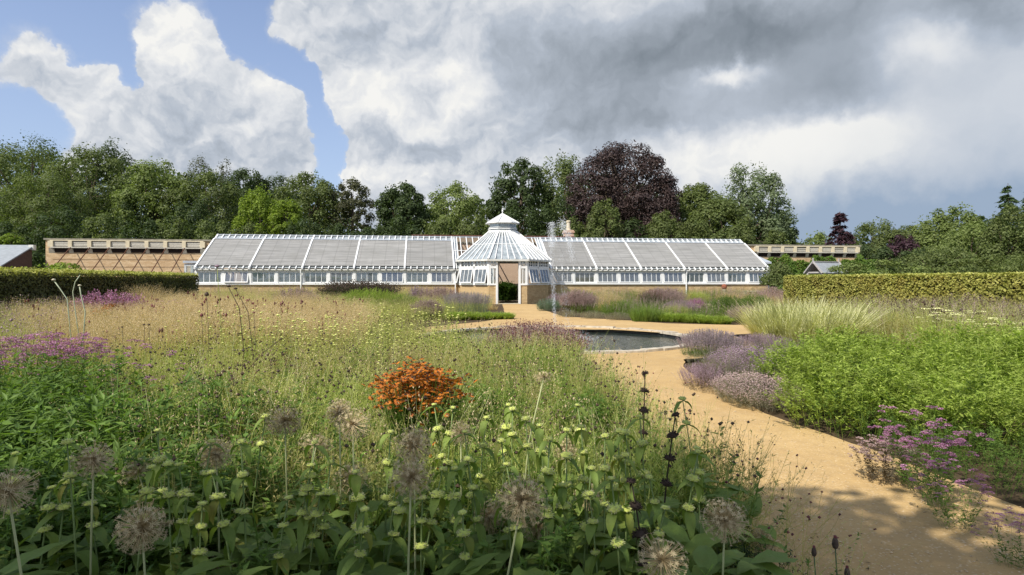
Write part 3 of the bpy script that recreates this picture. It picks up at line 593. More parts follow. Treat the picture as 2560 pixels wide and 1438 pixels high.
# ------------------------------------------------------------------ foliage helpers
def unit(v): return v / np.maximum(np.linalg.norm(v, axis=-1, keepdims=True), 1e-9)
def rvec(n): return unit(R.normal(size=(n, 3)))
def leafquads(b, P, N, L, W, mat=0, rnd=None, T=None):
    n = len(P); N = unit(N); t = unit(np.cross(N, rvec(n))) if T is None else unit(T); s = unit(np.cross(N, t))
    L = np.broadcast_to(L, (n,))[:, None]; W = np.broadcast_to(W, (n,))[:, None]
    V = np.stack([P - t * L / 2, P + s * W / 2 - t * L * .08, P + t * L / 2 - N * L * .12, P - s * W / 2 - t * L * .08], 1)
    b.add(V.reshape(-1, 3), np.arange(n * 4).reshape(n, 4), mat=mat, rnd=R.random(n) if rnd is None else rnd)
def clump_cloud(C, rad, K, n, rb=(.22, .36), squash=.75, low=-.55, size=.3, core=.0, droop=0, loose=.15):
    """leaf positions on K clumps spread through an ellipsoid; returns positions, normals"""
    i = np.arange(K) + R.random(); z = 1 - (1 - low) * i / K; th = pi * (1 + 5 ** .5) * i + R.normal(0, .25, K); q = np.sqrt(np.clip(1 - z * z, 0, 1)); d = unit(np.stack([np.cos(th) * q, np.sin(th) * q, z], 1) + R.normal(0, .12, (K, 3)))
    br = R.uniform(*rb, K); rr_ = (np.where(R.random(K) < .75, R.uniform(.9, 1.03, K), R.uniform(.55, .8, K)) - br * .8)[:, None]; cc = d * rr_
    w = br ** 2; idx = R.choice(K, n, p=w / w.sum()); dd = rvec(n); dd[:, 2] = np.where(R.random(n) < .35, np.abs(dd[:, 2]), dd[:, 2])
    r = br[idx][:, None] * R.uniform(.62, 1.06, n)[:, None]; p = cc[idx] + dd * r * np.array([1, 1, squash]); N0 = dd
    ls = R.random(n) < loose; e = rvec(n); e[:, 2] = np.maximum(e[:, 2], low); pl = e * R.uniform(.70, .96, n)[:, None] * (1 + .05 * np.sin(e[:, :1] * 9 + e[:, 2:] * 7)); p = np.where(ls[:, None], pl, p)
    if droop: p[:, 2] -= droop * (r[:, 0] * (R.random(n) ** 2))
    P = np.array(C) + p * np.array(rad); N = unit(N0 + .5 * rvec(n) + np.array([0, 0, .25]) + d[idx] * .3)
    ok = P[:, 2] > .1
    return P[ok], N[ok], cc * np.array(rad) + np.array(C), br
LEAFM = {}
def lm(name, a, b, c=None, **k):
    if name not in LEAFM: LEAFM[name] = leafmat(name, a, b, c, **k)
    return LEAFM[name]
TREE_GROUP = 'trees standing beyond the garden wall'
def make_tree(label, px, top, hw, Y, m, n=9000, K=60, depth=None, rz=None, size=.30, name='broadleaf_tree', cat='tree', squash=.75, rb=(.15, .27), low=-.75, trunk=True, group=TREE_GROUP, droop=0, aspect=.6, base=0):
    xc = X(px, Y); zt = Z(top, Y); rx = hw / F * Y; rz = rz if rz else min(zt * .47, rx * 1.25); C = (0, 0, zt - rz)
    t = empty(name, (xc, Y, 0), 0, label, cat, group)
    n = int(n * 1.7); size *= .86; P, N, cc, br = clump_cloud(C, (rx * 1.06, depth or rx, rz * 1.1), K, n, rb, squash, low, size, droop=droop)
    b = Buf(); s = size * R.uniform(.6, 1.35, len(P)); clump_tint = np.clip(R.normal(.5, .28, len(P)), 0, 1)
    leafquads(b, P, N, s, s * aspect, rnd=clump_tint); b.obj('crown', m, t)
    if trunk:
        b = Buf(); r0 = max(.12, rx * .07); z1 = C[2] + rz * .2
        b.tube([(0, 0, -.1), (.1, 0, z1 * .35), (-.05, .1, z1 * .7), (.1, 0, z1)], [r0 * 1.4, r0, r0 * .8, r0 * .45], 8)
        for i in range(0, len(cc), 3):
            z = R.uniform(.45, .95) * z1; b.tube([(0, 0, z), tuple((np.array([0, 0, z]) + cc[i]) / 2 + R.normal(0, .2, 3)), tuple(cc[i])], [r0 * .42, r0 * .25, r0 * .08], 5)
        b.obj('trunk', M_BARK, t, smooth=True)
    return t
def make_conifer(label, px, top, hw, Y, m, n=7000, name='conifer_tree', lean=0, group=TREE_GROUP, size=.28, base=.08):
    xc = X(px, Y); zt = Z(top, Y); rx = hw / F * Y; t = empty(name, (xc, Y, 0), 0, label, 'tree', group)
    nb = 150; hb = np.sort(R.uniform(base, .97, nb)); idx = R.integers(0, nb, n); az = R.uniform(0, 2 * pi, nb)
    ln = rx * (1 - hb) ** .8 * R.uniform(.7, 1.15, nb) + .15; f = R.random(n) ** .6
    px_ = np.cos(az[idx]) * ln[idx] * f; py_ = np.sin(az[idx]) * ln[idx] * f; pz = zt * hb[idx] - f ** 2 * ln[idx] * .28
    wd = .16 * ln[idx] * (1 - f * .6) + .06; P = np.stack([px_, py_, pz], 1) + R.normal(0, 1, (n, 3)) * wd[:, None] * np.array([1, 1, .35])
    dirv = np.stack([np.cos(az[idx]), np.sin(az[idx]), -.4 * f], 1) + R.normal(0, .5, (n, 3)); N = np.array([0, 0, 1.0]) + R.normal(0, .5, (n, 3))
    b = Buf(); s = size * 1.25 * R.uniform(.6, 1.3, n); T = unit(dirv); N = unit(N - T * (N * T).sum(1, keepdims=True)); leafquads(b, P, N, s, s * .35, T=T); b.obj('crown', m, t)
    b = Buf(); b.tube([(0, 0, -.1), (0, 0, zt * .5), (0, 0, zt)], [rx * .08 + .08, rx * .05 + .05, .02], 7); b.obj('trunk', M_BARK, t)
    return t
G_MID = lm('mid_green_leaves', (.068, .095, .026), (.155, .185, .060), (.11, .125, .045))
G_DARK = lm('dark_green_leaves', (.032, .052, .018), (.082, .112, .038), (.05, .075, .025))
G_OLIVE = lm('olive_leaves', (.075, .105, .025), (.15, .18, .055), (.10, .12, .04))
G_BRIGHT = lm('lime_green_leaves', (.11, .17, .018), (.22, .28, .035), (.15, .2, .03))
G_GREY = lm('grey_green_leaves', (.09, .125, .06), (.19, .225, .12), (.12, .15, .07))
G_LIGHT = lm('light_green_leaves', (.10, .14, .035), (.21, .25, .08), (.14, .17, .055))
G_COPPER = lm('copper_beech_leaves', (.026, .016, .015), (.070, .046, .040), (.045, .03, .028), trans=.12)
G_PURPLE = lm('purple_leaves', (.028, .013, .020), (.075, .038, .045), None, trans=.12)
G_CONE = lm('conifer_needles', (.030, .055, .022), (.085, .125, .045), None, trans=.1)
G_BARE = lm('sparse_brownish_leaves', (.05, .055, .025), (.11, .11, .055))
TR = [  # label, px, top, half width, depth, material, extra
 ('dark topped tall tree at the far left edge behind the green canopy', 60, 340, 130, 84, G_DARK, dict(n=8000)),
 ('tall green tree with lit crown at the far left edge of the wood', 60, 362, 125, 74, G_MID, dict(n=11000)),
 ('broad green tree with sunlit top left of the dark gap', 225, 368, 110, 72, G_MID, dict(n=11000)),
 ('dark green tree with pointed top and pale trunk showing below', 285, 355, 75, 76, G_DARK, dict(n=7000, rz=8)),
 ('soft olive green tree low in front of the left wood', 110, 428, 105, 62, G_OLIVE, dict(n=11000, size=.24)),
 ('rounded sunlit green tree above the left garden wall', 385, 402, 88, 66, G_LIGHT, dict(n=9500)),
 ('sparse feathery tree poking above the others, left peak', 500, 388, 34, 86, G_BARE, dict(n=1300, size=.26, K=16, rb=(.2, .45), rz=4.5)),
 ('sparse feathery tree poking above the others, right peak', 562, 392, 26, 86, G_BARE, dict(n=900, size=.26, K=14, rb=(.2, .45), rz=4)),
 ('wide green tree below the feathery peaks', 510, 425, 95, 66, G_MID, dict(n=10000)),
 ('dark flat topped tree right of the feathery peaks', 620, 425, 62, 78, G_DARK, dict(n=7000)),
 ('dark rounded tree behind the lime green one', 690, 440, 75, 80, G_DARK, dict(n=6000)),
 ('bright lime green tree above the glasshouse left wing', 650, 470, 62, 58, G_BRIGHT, dict(n=9000, rz=5.2, size=.24)),
 ('smaller bright lime green tree at the foot of the lime one', 715, 498, 42, 57, G_BRIGHT, dict(n=4500, size=.22)),
 ('tall green tree with small pointed tops above the left wing', 775, 436, 92, 68, G_MID, dict(n=10500)),
 ('thin crowned tree with hanging bare branches left of the sky gap', 880, 448, 58, 68, G_BARE, dict(n=3600, K=26)),
 ('dense dark green tree right of the narrow sky gap', 1005, 458, 66, 63, G_DARK, dict(n=9000)),
 ('pale topped green tree left of the lantern', 1140, 462, 88, 66, G_LIGHT, dict(n=9500)),
 ('tall dark oak like tree with gaps left of the copper beech', 1300, 402, 82, 66, G_DARK, dict(n=8000, rb=(.13, .22), K=55)),
 ('tall green tree touching the copper beech', 1400, 384, 78, 68, G_MID, dict(n=9000, rz=8)),
 ('great domed copper beech with dark purple brown leaves', 1553, 366, 140, 62, G_COPPER, dict(n=30000, K=150, rb=(.12, .2), rz=6.2, size=.26, low=-.95)),
 ('purple brown lower limb mass of copper foliage at right foot of the beech', 1640, 455, 62, 59, G_COPPER, dict(n=9000, rz=4.2, size=.24, trunk=False)),
 ('young green tree in front of the copper beech', 1510, 500, 48, 55, G_MID, dict(n=5000, rz=3.2, size=.22)),
 ('low green tree in front of the beech right foot', 1660, 532, 52, 55, G_MID, dict(n=5000, rz=2.8, size=.22)),
 ('green tree turning rusty right of the copper beech', 1745, 462, 72, 64, G_OLIVE, dict(n=8500)),
 ('large grey green tree with airy sunlit right side', 1880, 414, 105, 60, G_GREY, dict(n=12000, rb=(.12, .24), rz=7.2)),
 ('green tree filling below the airy grey green one', 1800, 500, 90, 57, G_MID, dict(n=8000, rz=4.5)),
 ('dark lower tree at the right end of the middle wood', 1935, 520, 55, 62, G_DARK, dict(n=5000, rz=4)),
 ('small yellow green tree above the right stone wall', 2045, 578, 42, 72, G_LIGHT, dict(n=3600, rz=3.4)),
 ('rounded green tree right of the dark purple spire', 2190, 548, 66, 78, G_MID, dict(n=7000, rz=5)),
 ('low green tree right of the purple spire behind the wall end', 2270, 562, 60, 76, G_MID, dict(n=6000, rz=4.4)),
 ('dark purple rounded shrub tree in the right wood', 2255, 588, 48, 66, G_PURPLE, dict(n=5500, rz=3.2, size=.24)),
 ('soft green tree with rounded top in the right wood', 2335, 532, 62, 68, G_LIGHT, dict(n=8500, rz=5.5)),
 ('taller soft green tree near the right wood conifers', 2402, 514, 56, 66, G_LIGHT, dict(n=8500, rz=6)),
 ('drooping pale green tree in the lower right wood', 2430, 560, 92, 56, G_LIGHT, dict(n=11000, rz=3.9, size=.24, droop=.9)),
 ('large drooping green tree at the right edge', 2530, 512, 72, 52, G_MID, dict(n=9500, rz=4.6, size=.24, droop=.9)),
 ('low green drooping tree behind the right hedge', 2350, 610, 100, 50, G_MID, dict(n=9000, rz=2.7, size=.22, droop=.6)),
 ('young tree low at the left above the lean-to shed', 25, 585, 30, 50, G_BRIGHT, dict(n=1800, rz=.9, size=.2)),
]
for i, (lb, px, top, hw, Y, m, k) in enumerate(TR): make_tree(lb, px, top, hw, Y, m, **k)
make_conifer('dark purple pointed tree above the right stone wall end', 2100, 528, 66, 64, G_PURPLE, 8500, base=.15)
make_conifer('dark spruce spire leaning at the right side of the wood', 2520, 458, 62, 62, G_CONE, 8000)
make_conifer('dark spruce at the right picture edge', 2585, 440, 66, 66, G_CONE, 7000)
make_conifer('faint conifer peak between the soft green trees', 2450, 535, 40, 70, G_CONE, 4000)
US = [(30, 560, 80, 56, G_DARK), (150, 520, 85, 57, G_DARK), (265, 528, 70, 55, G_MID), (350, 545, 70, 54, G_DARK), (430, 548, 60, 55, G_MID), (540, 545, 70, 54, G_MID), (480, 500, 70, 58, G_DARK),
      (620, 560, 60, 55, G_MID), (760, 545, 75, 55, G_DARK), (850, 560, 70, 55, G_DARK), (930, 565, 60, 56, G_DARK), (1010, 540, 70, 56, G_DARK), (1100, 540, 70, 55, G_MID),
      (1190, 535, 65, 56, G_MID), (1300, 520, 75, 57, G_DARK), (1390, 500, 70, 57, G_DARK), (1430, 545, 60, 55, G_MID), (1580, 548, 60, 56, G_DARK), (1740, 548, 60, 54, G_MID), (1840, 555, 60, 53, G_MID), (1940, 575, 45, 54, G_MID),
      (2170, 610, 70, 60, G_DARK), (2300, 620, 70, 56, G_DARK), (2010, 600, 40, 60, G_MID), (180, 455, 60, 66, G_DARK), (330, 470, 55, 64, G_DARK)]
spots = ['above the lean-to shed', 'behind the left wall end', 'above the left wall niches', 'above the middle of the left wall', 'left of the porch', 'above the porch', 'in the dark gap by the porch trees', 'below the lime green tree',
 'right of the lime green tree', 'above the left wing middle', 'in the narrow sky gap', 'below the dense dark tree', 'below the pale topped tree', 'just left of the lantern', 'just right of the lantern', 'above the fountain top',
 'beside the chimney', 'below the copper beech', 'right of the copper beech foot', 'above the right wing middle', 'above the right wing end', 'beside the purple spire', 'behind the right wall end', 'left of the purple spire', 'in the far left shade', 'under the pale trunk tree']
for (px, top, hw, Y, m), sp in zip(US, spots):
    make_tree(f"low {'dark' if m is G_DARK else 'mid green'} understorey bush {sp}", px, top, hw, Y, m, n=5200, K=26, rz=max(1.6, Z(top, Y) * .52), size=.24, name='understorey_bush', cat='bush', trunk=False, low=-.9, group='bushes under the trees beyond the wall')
# deep wood behind everything
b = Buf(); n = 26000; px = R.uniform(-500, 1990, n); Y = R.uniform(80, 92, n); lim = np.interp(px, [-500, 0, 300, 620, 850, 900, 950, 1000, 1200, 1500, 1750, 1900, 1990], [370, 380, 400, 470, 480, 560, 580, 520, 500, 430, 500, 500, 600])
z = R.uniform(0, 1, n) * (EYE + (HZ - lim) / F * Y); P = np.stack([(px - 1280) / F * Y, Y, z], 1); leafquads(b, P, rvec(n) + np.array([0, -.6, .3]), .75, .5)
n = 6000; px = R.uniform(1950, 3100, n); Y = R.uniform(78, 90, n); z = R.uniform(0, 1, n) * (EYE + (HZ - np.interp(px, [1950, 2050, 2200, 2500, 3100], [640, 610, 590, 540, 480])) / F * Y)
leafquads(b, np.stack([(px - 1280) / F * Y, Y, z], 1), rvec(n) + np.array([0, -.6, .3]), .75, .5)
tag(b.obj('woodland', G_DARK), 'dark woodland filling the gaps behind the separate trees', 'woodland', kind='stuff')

# tree behind the camera that shades the near border and dapples the path
t = empty('shade_tree', (-7.2, -6.2, 0), 0, 'broad tree behind the viewpoint shading the near border', 'tree')
def shade_cloud(b, cx, cy, rx, ry, n, size=.17):        # leaves whose shadow falls round (cx, cy)
    z = R.uniform(5.5, 8.5, n); s = z / TO_SUN.z; r = np.sqrt(R.random(n)); a = R.uniform(0, 2 * pi, n)
    k = R.integers(0, 60, n); ox, oy = np.random.default_rng(3).uniform(-1, 1, (2, 60)); wd = .22
    x = cx + np.clip(ox[k] + R.normal(0, wd, n), -1.25, 1.25) * rx; y = cy + np.clip(oy[k] + R.normal(0, wd, n), -1.25, 1.25) * ry
    P = np.stack([x + TO_SUN.x * s + 7.2, y + TO_SUN.y * s + 6.2, z], 1); leafquads(b, P, rvec(n) + np.array([0, 0, .8]), size * R.uniform(.7, 1.4, n), size * .7)
b = Buf(); shade_cloud(b, -.9, .9, 3.0, 1.9, 11500); shade_cloud(b, 1.9, 2.4, .75, 1.5, 2900); shade_cloud(b, 3.2, 2.5, .9, 1.4, 1000); b.obj('crown', G_MID, t)
b = Buf(); b.tube([(0, 0, -.1), (.1, 0, 2), (0, .1, 4.5), (.3, .2, 7)], [.42, .3, .24, .1], 9)
for a in range(9): q = a * .7; b.tube([(.1, .1, 3.5 + a * .3), (1.6 * cos(q), 1.6 * sin(q), 5.4 + a * .15), (3.2 * cos(q), 2.6 * sin(q), 6.6)], [.14, .08, .03], 6)
b.obj('trunk', M_BARK, t, smooth=True)

# ------------------------------------------------------------------ hedges and climbers
def hedge(name, label, p0, p1, wdt, h, m, core, dens=900, top_m=None, leaf=.06, shag=.03, hcat='hedge'):
    t = empty(name, (p0[0], p0[1], 0), 0, label, hcat); d = np.array([p1[0] - p0[0], p1[1] - p0[1], 0]); L = np.linalg.norm(d); d /= L; s = np.array([d[1], -d[0], 0])   # s: side facing the garden
    b = Buf(); i = .10
    V = [tuple(d * a + s * c + np.array([0, 0, z])) for z in (0, h - i) for a in (i, L - i) for c in (-i, -wdt + i)]
    b.add(V, [(0, 1, 3, 2), (4, 6, 7, 5), (0, 4, 5, 1), (2, 3, 7, 6), (0, 2, 6, 4), (1, 5, 7, 3)]); b.obj('inner_branches', core, t)
    b = Buf()
    def face(org, e1, e2, l1, l2, nrm, dd):
        n = int(l1 * l2 * dd); a, c = R.random(n) * l1, R.random(n) * l2
        off = -.09 * R.random(n) ** 1.5 + .02 * np.sin(a * 2.3) + .012 * np.sin(c * 7 + a); P = org + e1 * a[:, None] + e2 * c[:, None] + nrm * off[:, None]
        N = nrm + R.normal(0, .55, (n, 3)) + np.array([0, 0, .2]); s_ = leaf * R.uniform(.7, 1.3, n); leafquads(b, P, N, s_, s_ * .7)
    up = np.array([0, 0, 1.0]); face(np.zeros(3), d, up, L, h, s, dens); face(-s * wdt, d, up, L, h, -s, dens * .5); face(np.zeros(3), -s, up, wdt, h, -d, dens); face(d * L, -s, up, wdt, h, d, dens); b.obj('leaves', m, t)
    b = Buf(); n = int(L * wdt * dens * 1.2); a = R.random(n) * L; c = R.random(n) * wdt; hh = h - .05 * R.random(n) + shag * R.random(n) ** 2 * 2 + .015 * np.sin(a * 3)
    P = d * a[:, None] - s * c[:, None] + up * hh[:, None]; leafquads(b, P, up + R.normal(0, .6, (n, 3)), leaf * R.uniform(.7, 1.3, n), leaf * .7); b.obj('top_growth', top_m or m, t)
    return t
M_CORE = plain('hedge_core', (.03, .03, .012), .9, .1)
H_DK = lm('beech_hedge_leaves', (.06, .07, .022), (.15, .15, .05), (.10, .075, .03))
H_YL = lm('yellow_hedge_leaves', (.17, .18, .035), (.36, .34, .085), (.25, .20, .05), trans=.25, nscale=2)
H_TOP = lm('sunlit_hedge_top_leaves', (.24, .26, .05), (.42, .40, .12), None, trans=.3)  # paler leaf colour carries the sunlight caught by the shaggy top growth
def hx(px, Y): return (X(px, Y), Y)
# left hedge: garden side faces +x ; right hedge: garden side faces -x
pL1 = hx(497, 25.5); pL0 = (pL1[0] + 17.5 * sin(GA), pL1[1] - 17.5 * cos(GA))
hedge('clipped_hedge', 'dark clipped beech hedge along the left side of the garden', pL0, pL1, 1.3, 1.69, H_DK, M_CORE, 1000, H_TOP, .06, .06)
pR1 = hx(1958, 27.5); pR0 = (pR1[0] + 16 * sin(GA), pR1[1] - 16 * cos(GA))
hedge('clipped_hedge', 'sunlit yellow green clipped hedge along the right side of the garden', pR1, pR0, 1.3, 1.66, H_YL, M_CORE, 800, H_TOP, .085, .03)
def cloud_thing(name, label, cat, loc, rad, n, m, K=20, size=.12, rb=(.25, .4), low=-.3, group=None, rz=0, aspect=.6, squash=.8, mats=None):
    o = Buf(); P, N, _, _ = clump_cloud((0, 0, 0), rad, K, n, rb, squash, low, size); s = size * R.uniform(.6, 1.3, len(P)); leafquads(o, P, N, s, s * aspect)
    ob = o.obj(name, m); ob.location = loc; ob.rotation_euler = (0, 0, rz); return tag(ob, label, cat, group)
# climber over the right wall
p = UV(24.9, 3.7)
b = Buf(); n = 21000; u = R.uniform(-5.6, 5.4, n); zz = R.random(n); top = 3.15 + .25 * np.sin(u * 1.9) + .15 * np.sin(u * 5); z = top * zz ** .8; v = -.2 - .45 * (1 - zz) - .35 * R.random(n) + .18 * np.sin(u * 3 + z * 2)
leafquads(b, np.stack([u, v, z], 1), np.array([0, -1, .5]) + R.normal(0, .6, (n, 3)), .17 * R.uniform(.6, 1.3, n), .12)
o = b.obj('climbing_ivy', lm('climber_leaves', (.05, .10, .015), (.13, .20, .035), (.16, .22, .03), nscale=1.2)); o.location = p; o.rotation_euler = (0, 0, GA); tag(o, 'bright green climber covering the right hand brick wall below its niches', 'climber')
for i, (px, top, hw, Y, m, lb) in enumerate([(1945, 660, 46, 35, G_MID, 'dark leafy shrub at the right corner of the glasshouse'), (2200, 655, 190, 31, G_LIGHT, 'long low green bank of shrubs behind the right hedge'), (2470, 648, 190, 29, G_OLIVE, 'green shrub bank at the right edge behind the hedge'),
        (120, 664, 190, 24, G_BRIGHT, 'yellow green shrubs showing over the left hedge near the shed'), (2540, 640, 70, 33, G_OLIVE, 'taller olive shrub behind the hedge at the far right')]):
    z = Z(top, Y); cloud_thing('shrub', lb, 'shrub', (X(px, Y), Y, z * .5 - .1), (hw / F * Y, 1.3, z * .62), 9500, m, 40, .12, (.12, .2) if hw > 100 else (.25, .4), -1)
# ------------------------------------------------------------------ plant templates
def strip(b, pts, w, side=None, mat=0, rnd=.5):
    pts = np.asarray(pts, float); k = len(pts); w = np.broadcast_to(w, (k,))
    d = unit(np.gradient(pts, axis=0)); sd = np.array([1.0, 0, 0]) if side is None else np.asarray(side, float); s = unit(np.cross(d, np.cross(sd, d)) + 1e-6)
    V = np.concatenate([pts - s * w[:, None] / 2, pts + s * w[:, None] / 2]); i = np.arange(k - 1)
    b.add(V, np.stack([i, i + k, i + k + 1, i + 1], 1), mat=mat, rnd=rnd)
def stem_pts(h, lean=.08, k=4, az=None):
    az = R.uniform(0, 2 * pi) if az is None else az; t = np.linspace(0, 1, k); l = h * lean * t ** 2
    return np.stack([l * cos(az), l * sin(az), h * t * (1 - .15 * lean)], 1)
def at(pts, f): return np.array([np.interp(f, np.linspace(0, 1, len(pts)), pts[:, i]) for i in range(3)]).T
def t_blades(h, n=8, w=.005, spread=.35, droop=.3, mat=0):
    b = Buf()
    for i in range(n):
        az = R.uniform(0, 2 * pi); hh = h * R.uniform(.6, 1.05); t = np.linspace(0, 1, 6); sp = spread * R.uniform(.3, 1.2); l = hh * sp * t ** 1.3; z = hh * (t - droop * R.uniform(.5, 1.3) * t ** 3)
        strip(b, np.stack([l * cos(az), l * sin(az), z], 1), w * np.array([1, 1.1, 1, .8, .5, .1]), (-sin(az), cos(az), .2), mat, R.random())
    return b.arrays()
def t_wisp(h, n=16, w=.003, mat=1, sl=.018, top=.35, spread=.13, leaves=2):
    b = Buf(); p = stem_pts(h, R.uniform(.05, .3), 5); strip(b, p, w * np.array([1.3, 1.1, 1, .8, .5]), rvec(1)[0] * [1, 1, 0], 0, R.random())
    f = R.uniform(1 - top, 1, n); c = at(p, f); r = spread * (1.05 - f) / top * R.uniform(.2, 1, n) + .01; a = R.uniform(0, 2 * pi, n)
    P = c + np.stack([np.cos(a) * r, np.sin(a) * r, r * .8], 1); leafquads(b, P, rvec(n), sl, sl * .35, mat=mat, T=unit(np.stack([np.cos(a), np.sin(a), np.full(n, 1.2)], 1)))
    for i in range(leaves):
        az = R.uniform(0, 2 * pi); t = np.linspace(0, 1, 5); hh = h * R.uniform(.4, .7); l = hh * .35 * t ** 1.4; strip(b, np.stack([l * cos(az), l * sin(az), hh * (t - .25 * t ** 3)], 1), w * 1.6 * np.array([1, 1, .9, .6, .1]), (-sin(az), cos(az), 0), 0, R.random())
    return b.arrays()
def add_leaves(b, p, n, L, W, f0=.1, f1=1, up=.5, mat=0):
    f = R.uniform(f0, f1, n); c = at(p, f); a = R.uniform(0, 2 * pi, n); T = np.stack([np.cos(a), np.sin(a), R.normal(up, .3, n)], 1); T = unit(T); LL = L * R.uniform(.6, 1.2, n) * (1.15 - .45 * f)
    N = np.stack([-np.cos(a) * .5, -np.sin(a) * .5, np.ones(n)], 1) + R.normal(0, .3, (n, 3)); N = unit(N - T * (N * T).sum(1, keepdims=True)); leafquads(b, c + T * LL[:, None] * .5, N, LL, W * R.uniform(.7, 1.2, n), mat=mat, T=T)
def t_leafy(h, n=26, L=.09, W=.018, up=.5, f0=.15, w=.005, mat=0):
    b = Buf(); p = stem_pts(h, R.uniform(0, .2), 4); strip(b, p, w, rvec(1)[0] * [1, 1, 0], 0, .3); add_leaves(b, p, n, L, W, f0, 1.0, up, mat); return b.arrays()
def t_spray(h, n=14, L=.035, W=.006, nb=3, knobs=0, kr=.006, w=.0032):
    """wiry branching stems with small narrow leaves, some with dark knobs"""
    b = Buf(); p = stem_pts(h * .75, R.uniform(0, .35), 4); strip(b, p, w, rvec(1)[0] * [1, 1, 0], 0, R.random()); add_leaves(b, p, n, L, W, .1, 1, .7)
    for i in range(nb):
        s = at(p, R.uniform(.45, 1)); az = R.uniform(0, 2 * pi); e = s + np.array([cos(az) * .10, sin(az) * .10, R.uniform(.12, .32)]) * h; q = np.stack([s, (s + e) / 2 + [cos(az) * .02, sin(az) * .02, 0], e])
        strip(b, q, w * .7, (-sin(az), cos(az), .1), 0, R.random()); add_leaves(b, q, 4, L * .7, W * .8, .1, 1, .8)
        if i < knobs: V, T = octa(); b.add(V * kr * R.uniform(.7, 1.3) * np.array([1, 1, .9]) + e, T=T, mat=1, rnd=R.random())
    return b.arrays()
def t_bush(h, nb=6, n=13, L=.105, W=.026):
    b = Buf(); p = stem_pts(h, R.uniform(0, .15), 4); strip(b, p, .006, rvec(1)[0] * [1, 1, 0], 0, .3); add_leaves(b, p, 16, L, W, .45, 1, .55)
    for i in range(nb):
        s = at(p, R.uniform(.12, .75)); az = R.uniform(0, 2 * pi); ln = R.uniform(.16, .30) * h; e = s + np.array([cos(az) * ln * .75, sin(az) * ln * .75, ln * R.uniform(.7, 1.2)]); q = np.stack([s, (s + e) / 2 + np.array([cos(az), sin(az), 0]) * ln * .12, e]); strip(b, q, .004, (-sin(az), cos(az), .1), 0, .3)
        add_leaves(b, q, n, L * R.uniform(.75, 1.1), W, .25, 1, .4)
    return b.arrays()
def t_spike(h, part=.4, n=26, s=.011, r=.012, w=.003, lv=8, L=.04, W=.007):
    b = Buf(); p = stem_pts(h, R.uniform(0, .25), 4); strip(b, p, w, rvec(1)[0] * [1, 1, 0], 0, .4); add_leaves(b, p, lv, L, W, .05, 1 - part, .6)
    f = R.uniform(1 - part, 1, n); c = at(p, f) + R.normal(0, 1, (n, 3)) * r * (1.25 - f[:, None]); leafquads(b, c, rvec(n), s, s * .7, mat=1); return b.arrays()
def t_umbel(h, r=.05, n=46, s=.013, dome=.35, lv=12, L=.06, W=.012, heads=1, w=.004):
    b = Buf(); p = stem_pts(h, R.uniform(0, .15), 4); strip(b, p, w, rvec(1)[0] * [1, 1, 0], 0, .3); add_leaves(b, p, lv, L, W, .1, .85, .4)
    for k in range(heads):
        c = p[-1] + (np.array([R.uniform(-1, 1) * r * 1.7, R.uniform(-1, 1) * r * 1.7, R.uniform(-.6, .1) * r * 2]) if k else 0); rr_ = r * (1 if not k else R.uniform(.5, .9)); a = R.uniform(0, 2 * pi, n); q = np.sqrt(R.random(n)) * rr_
        P = c + np.stack([q * np.cos(a), q * np.sin(a), rr_ * dome * (1 - (q / rr_) ** 2) + R.normal(0, .003, n)], 1); leafquads(b, P, np.array([0, 0, 1.0]) + R.normal(0, .5, (n, 3)), s, s * .85, mat=1)
        if k: strip(b, np.stack([p[-2], (p[-2] + c) / 2 + [0, 0, -.01], c]), w * .6, (1, 0, 0), 0, .3)
    return b.arrays()
def t_whorl(h, n=4, r=.02, w=.004):
    b = Buf(); p = stem_pts(h, R.uniform(0, .1), 4); strip(b, p, w, (1, 0, 0), 0, .4); strip(b, p, w, (0, 1, 0), 0, .4); add_leaves(b, p, 6, .07, .02, .1, .9, -.3)
    for k in range(n): V, T = octa(); b.add(V * np.array([r, r, r * .55]) * (1.1 - .15 * k) + at(p, 1 - .11 * k), T=T, mat=1, rnd=R.random())
    return b.arrays()
def t_knob(h, n=3, r=.011, w=.0035, tall=1.2, lv=5):
    b = Buf(); p = stem_pts(h * .7, R.uniform(0, .3), 4); strip(b, p, w, rvec(1)[0] * [1, 1, 0], 0, .3); add_leaves(b, p, lv, .07, .012, .05, .6, .3)
    for i in range(n):
        s = at(p, R.uniform(.6, 1)); az = R.uniform(0, 2 * pi); e = s + np.array([cos(az) * .08, sin(az) * .08, R.uniform(.15, .34)]) * h; q = np.stack([s, (s + e) / 2 + [cos(az) * .02, sin(az) * .02, 0], e]); strip(b, q, w * .7, (-sin(az), cos(az), .1), 0, .3)
        V, T = octa(); b.add(V * r * R.uniform(.7, 1.2) * np.array([1, 1, tall]) + e, T=T, mat=1, rnd=R.random())
    return b.arrays()
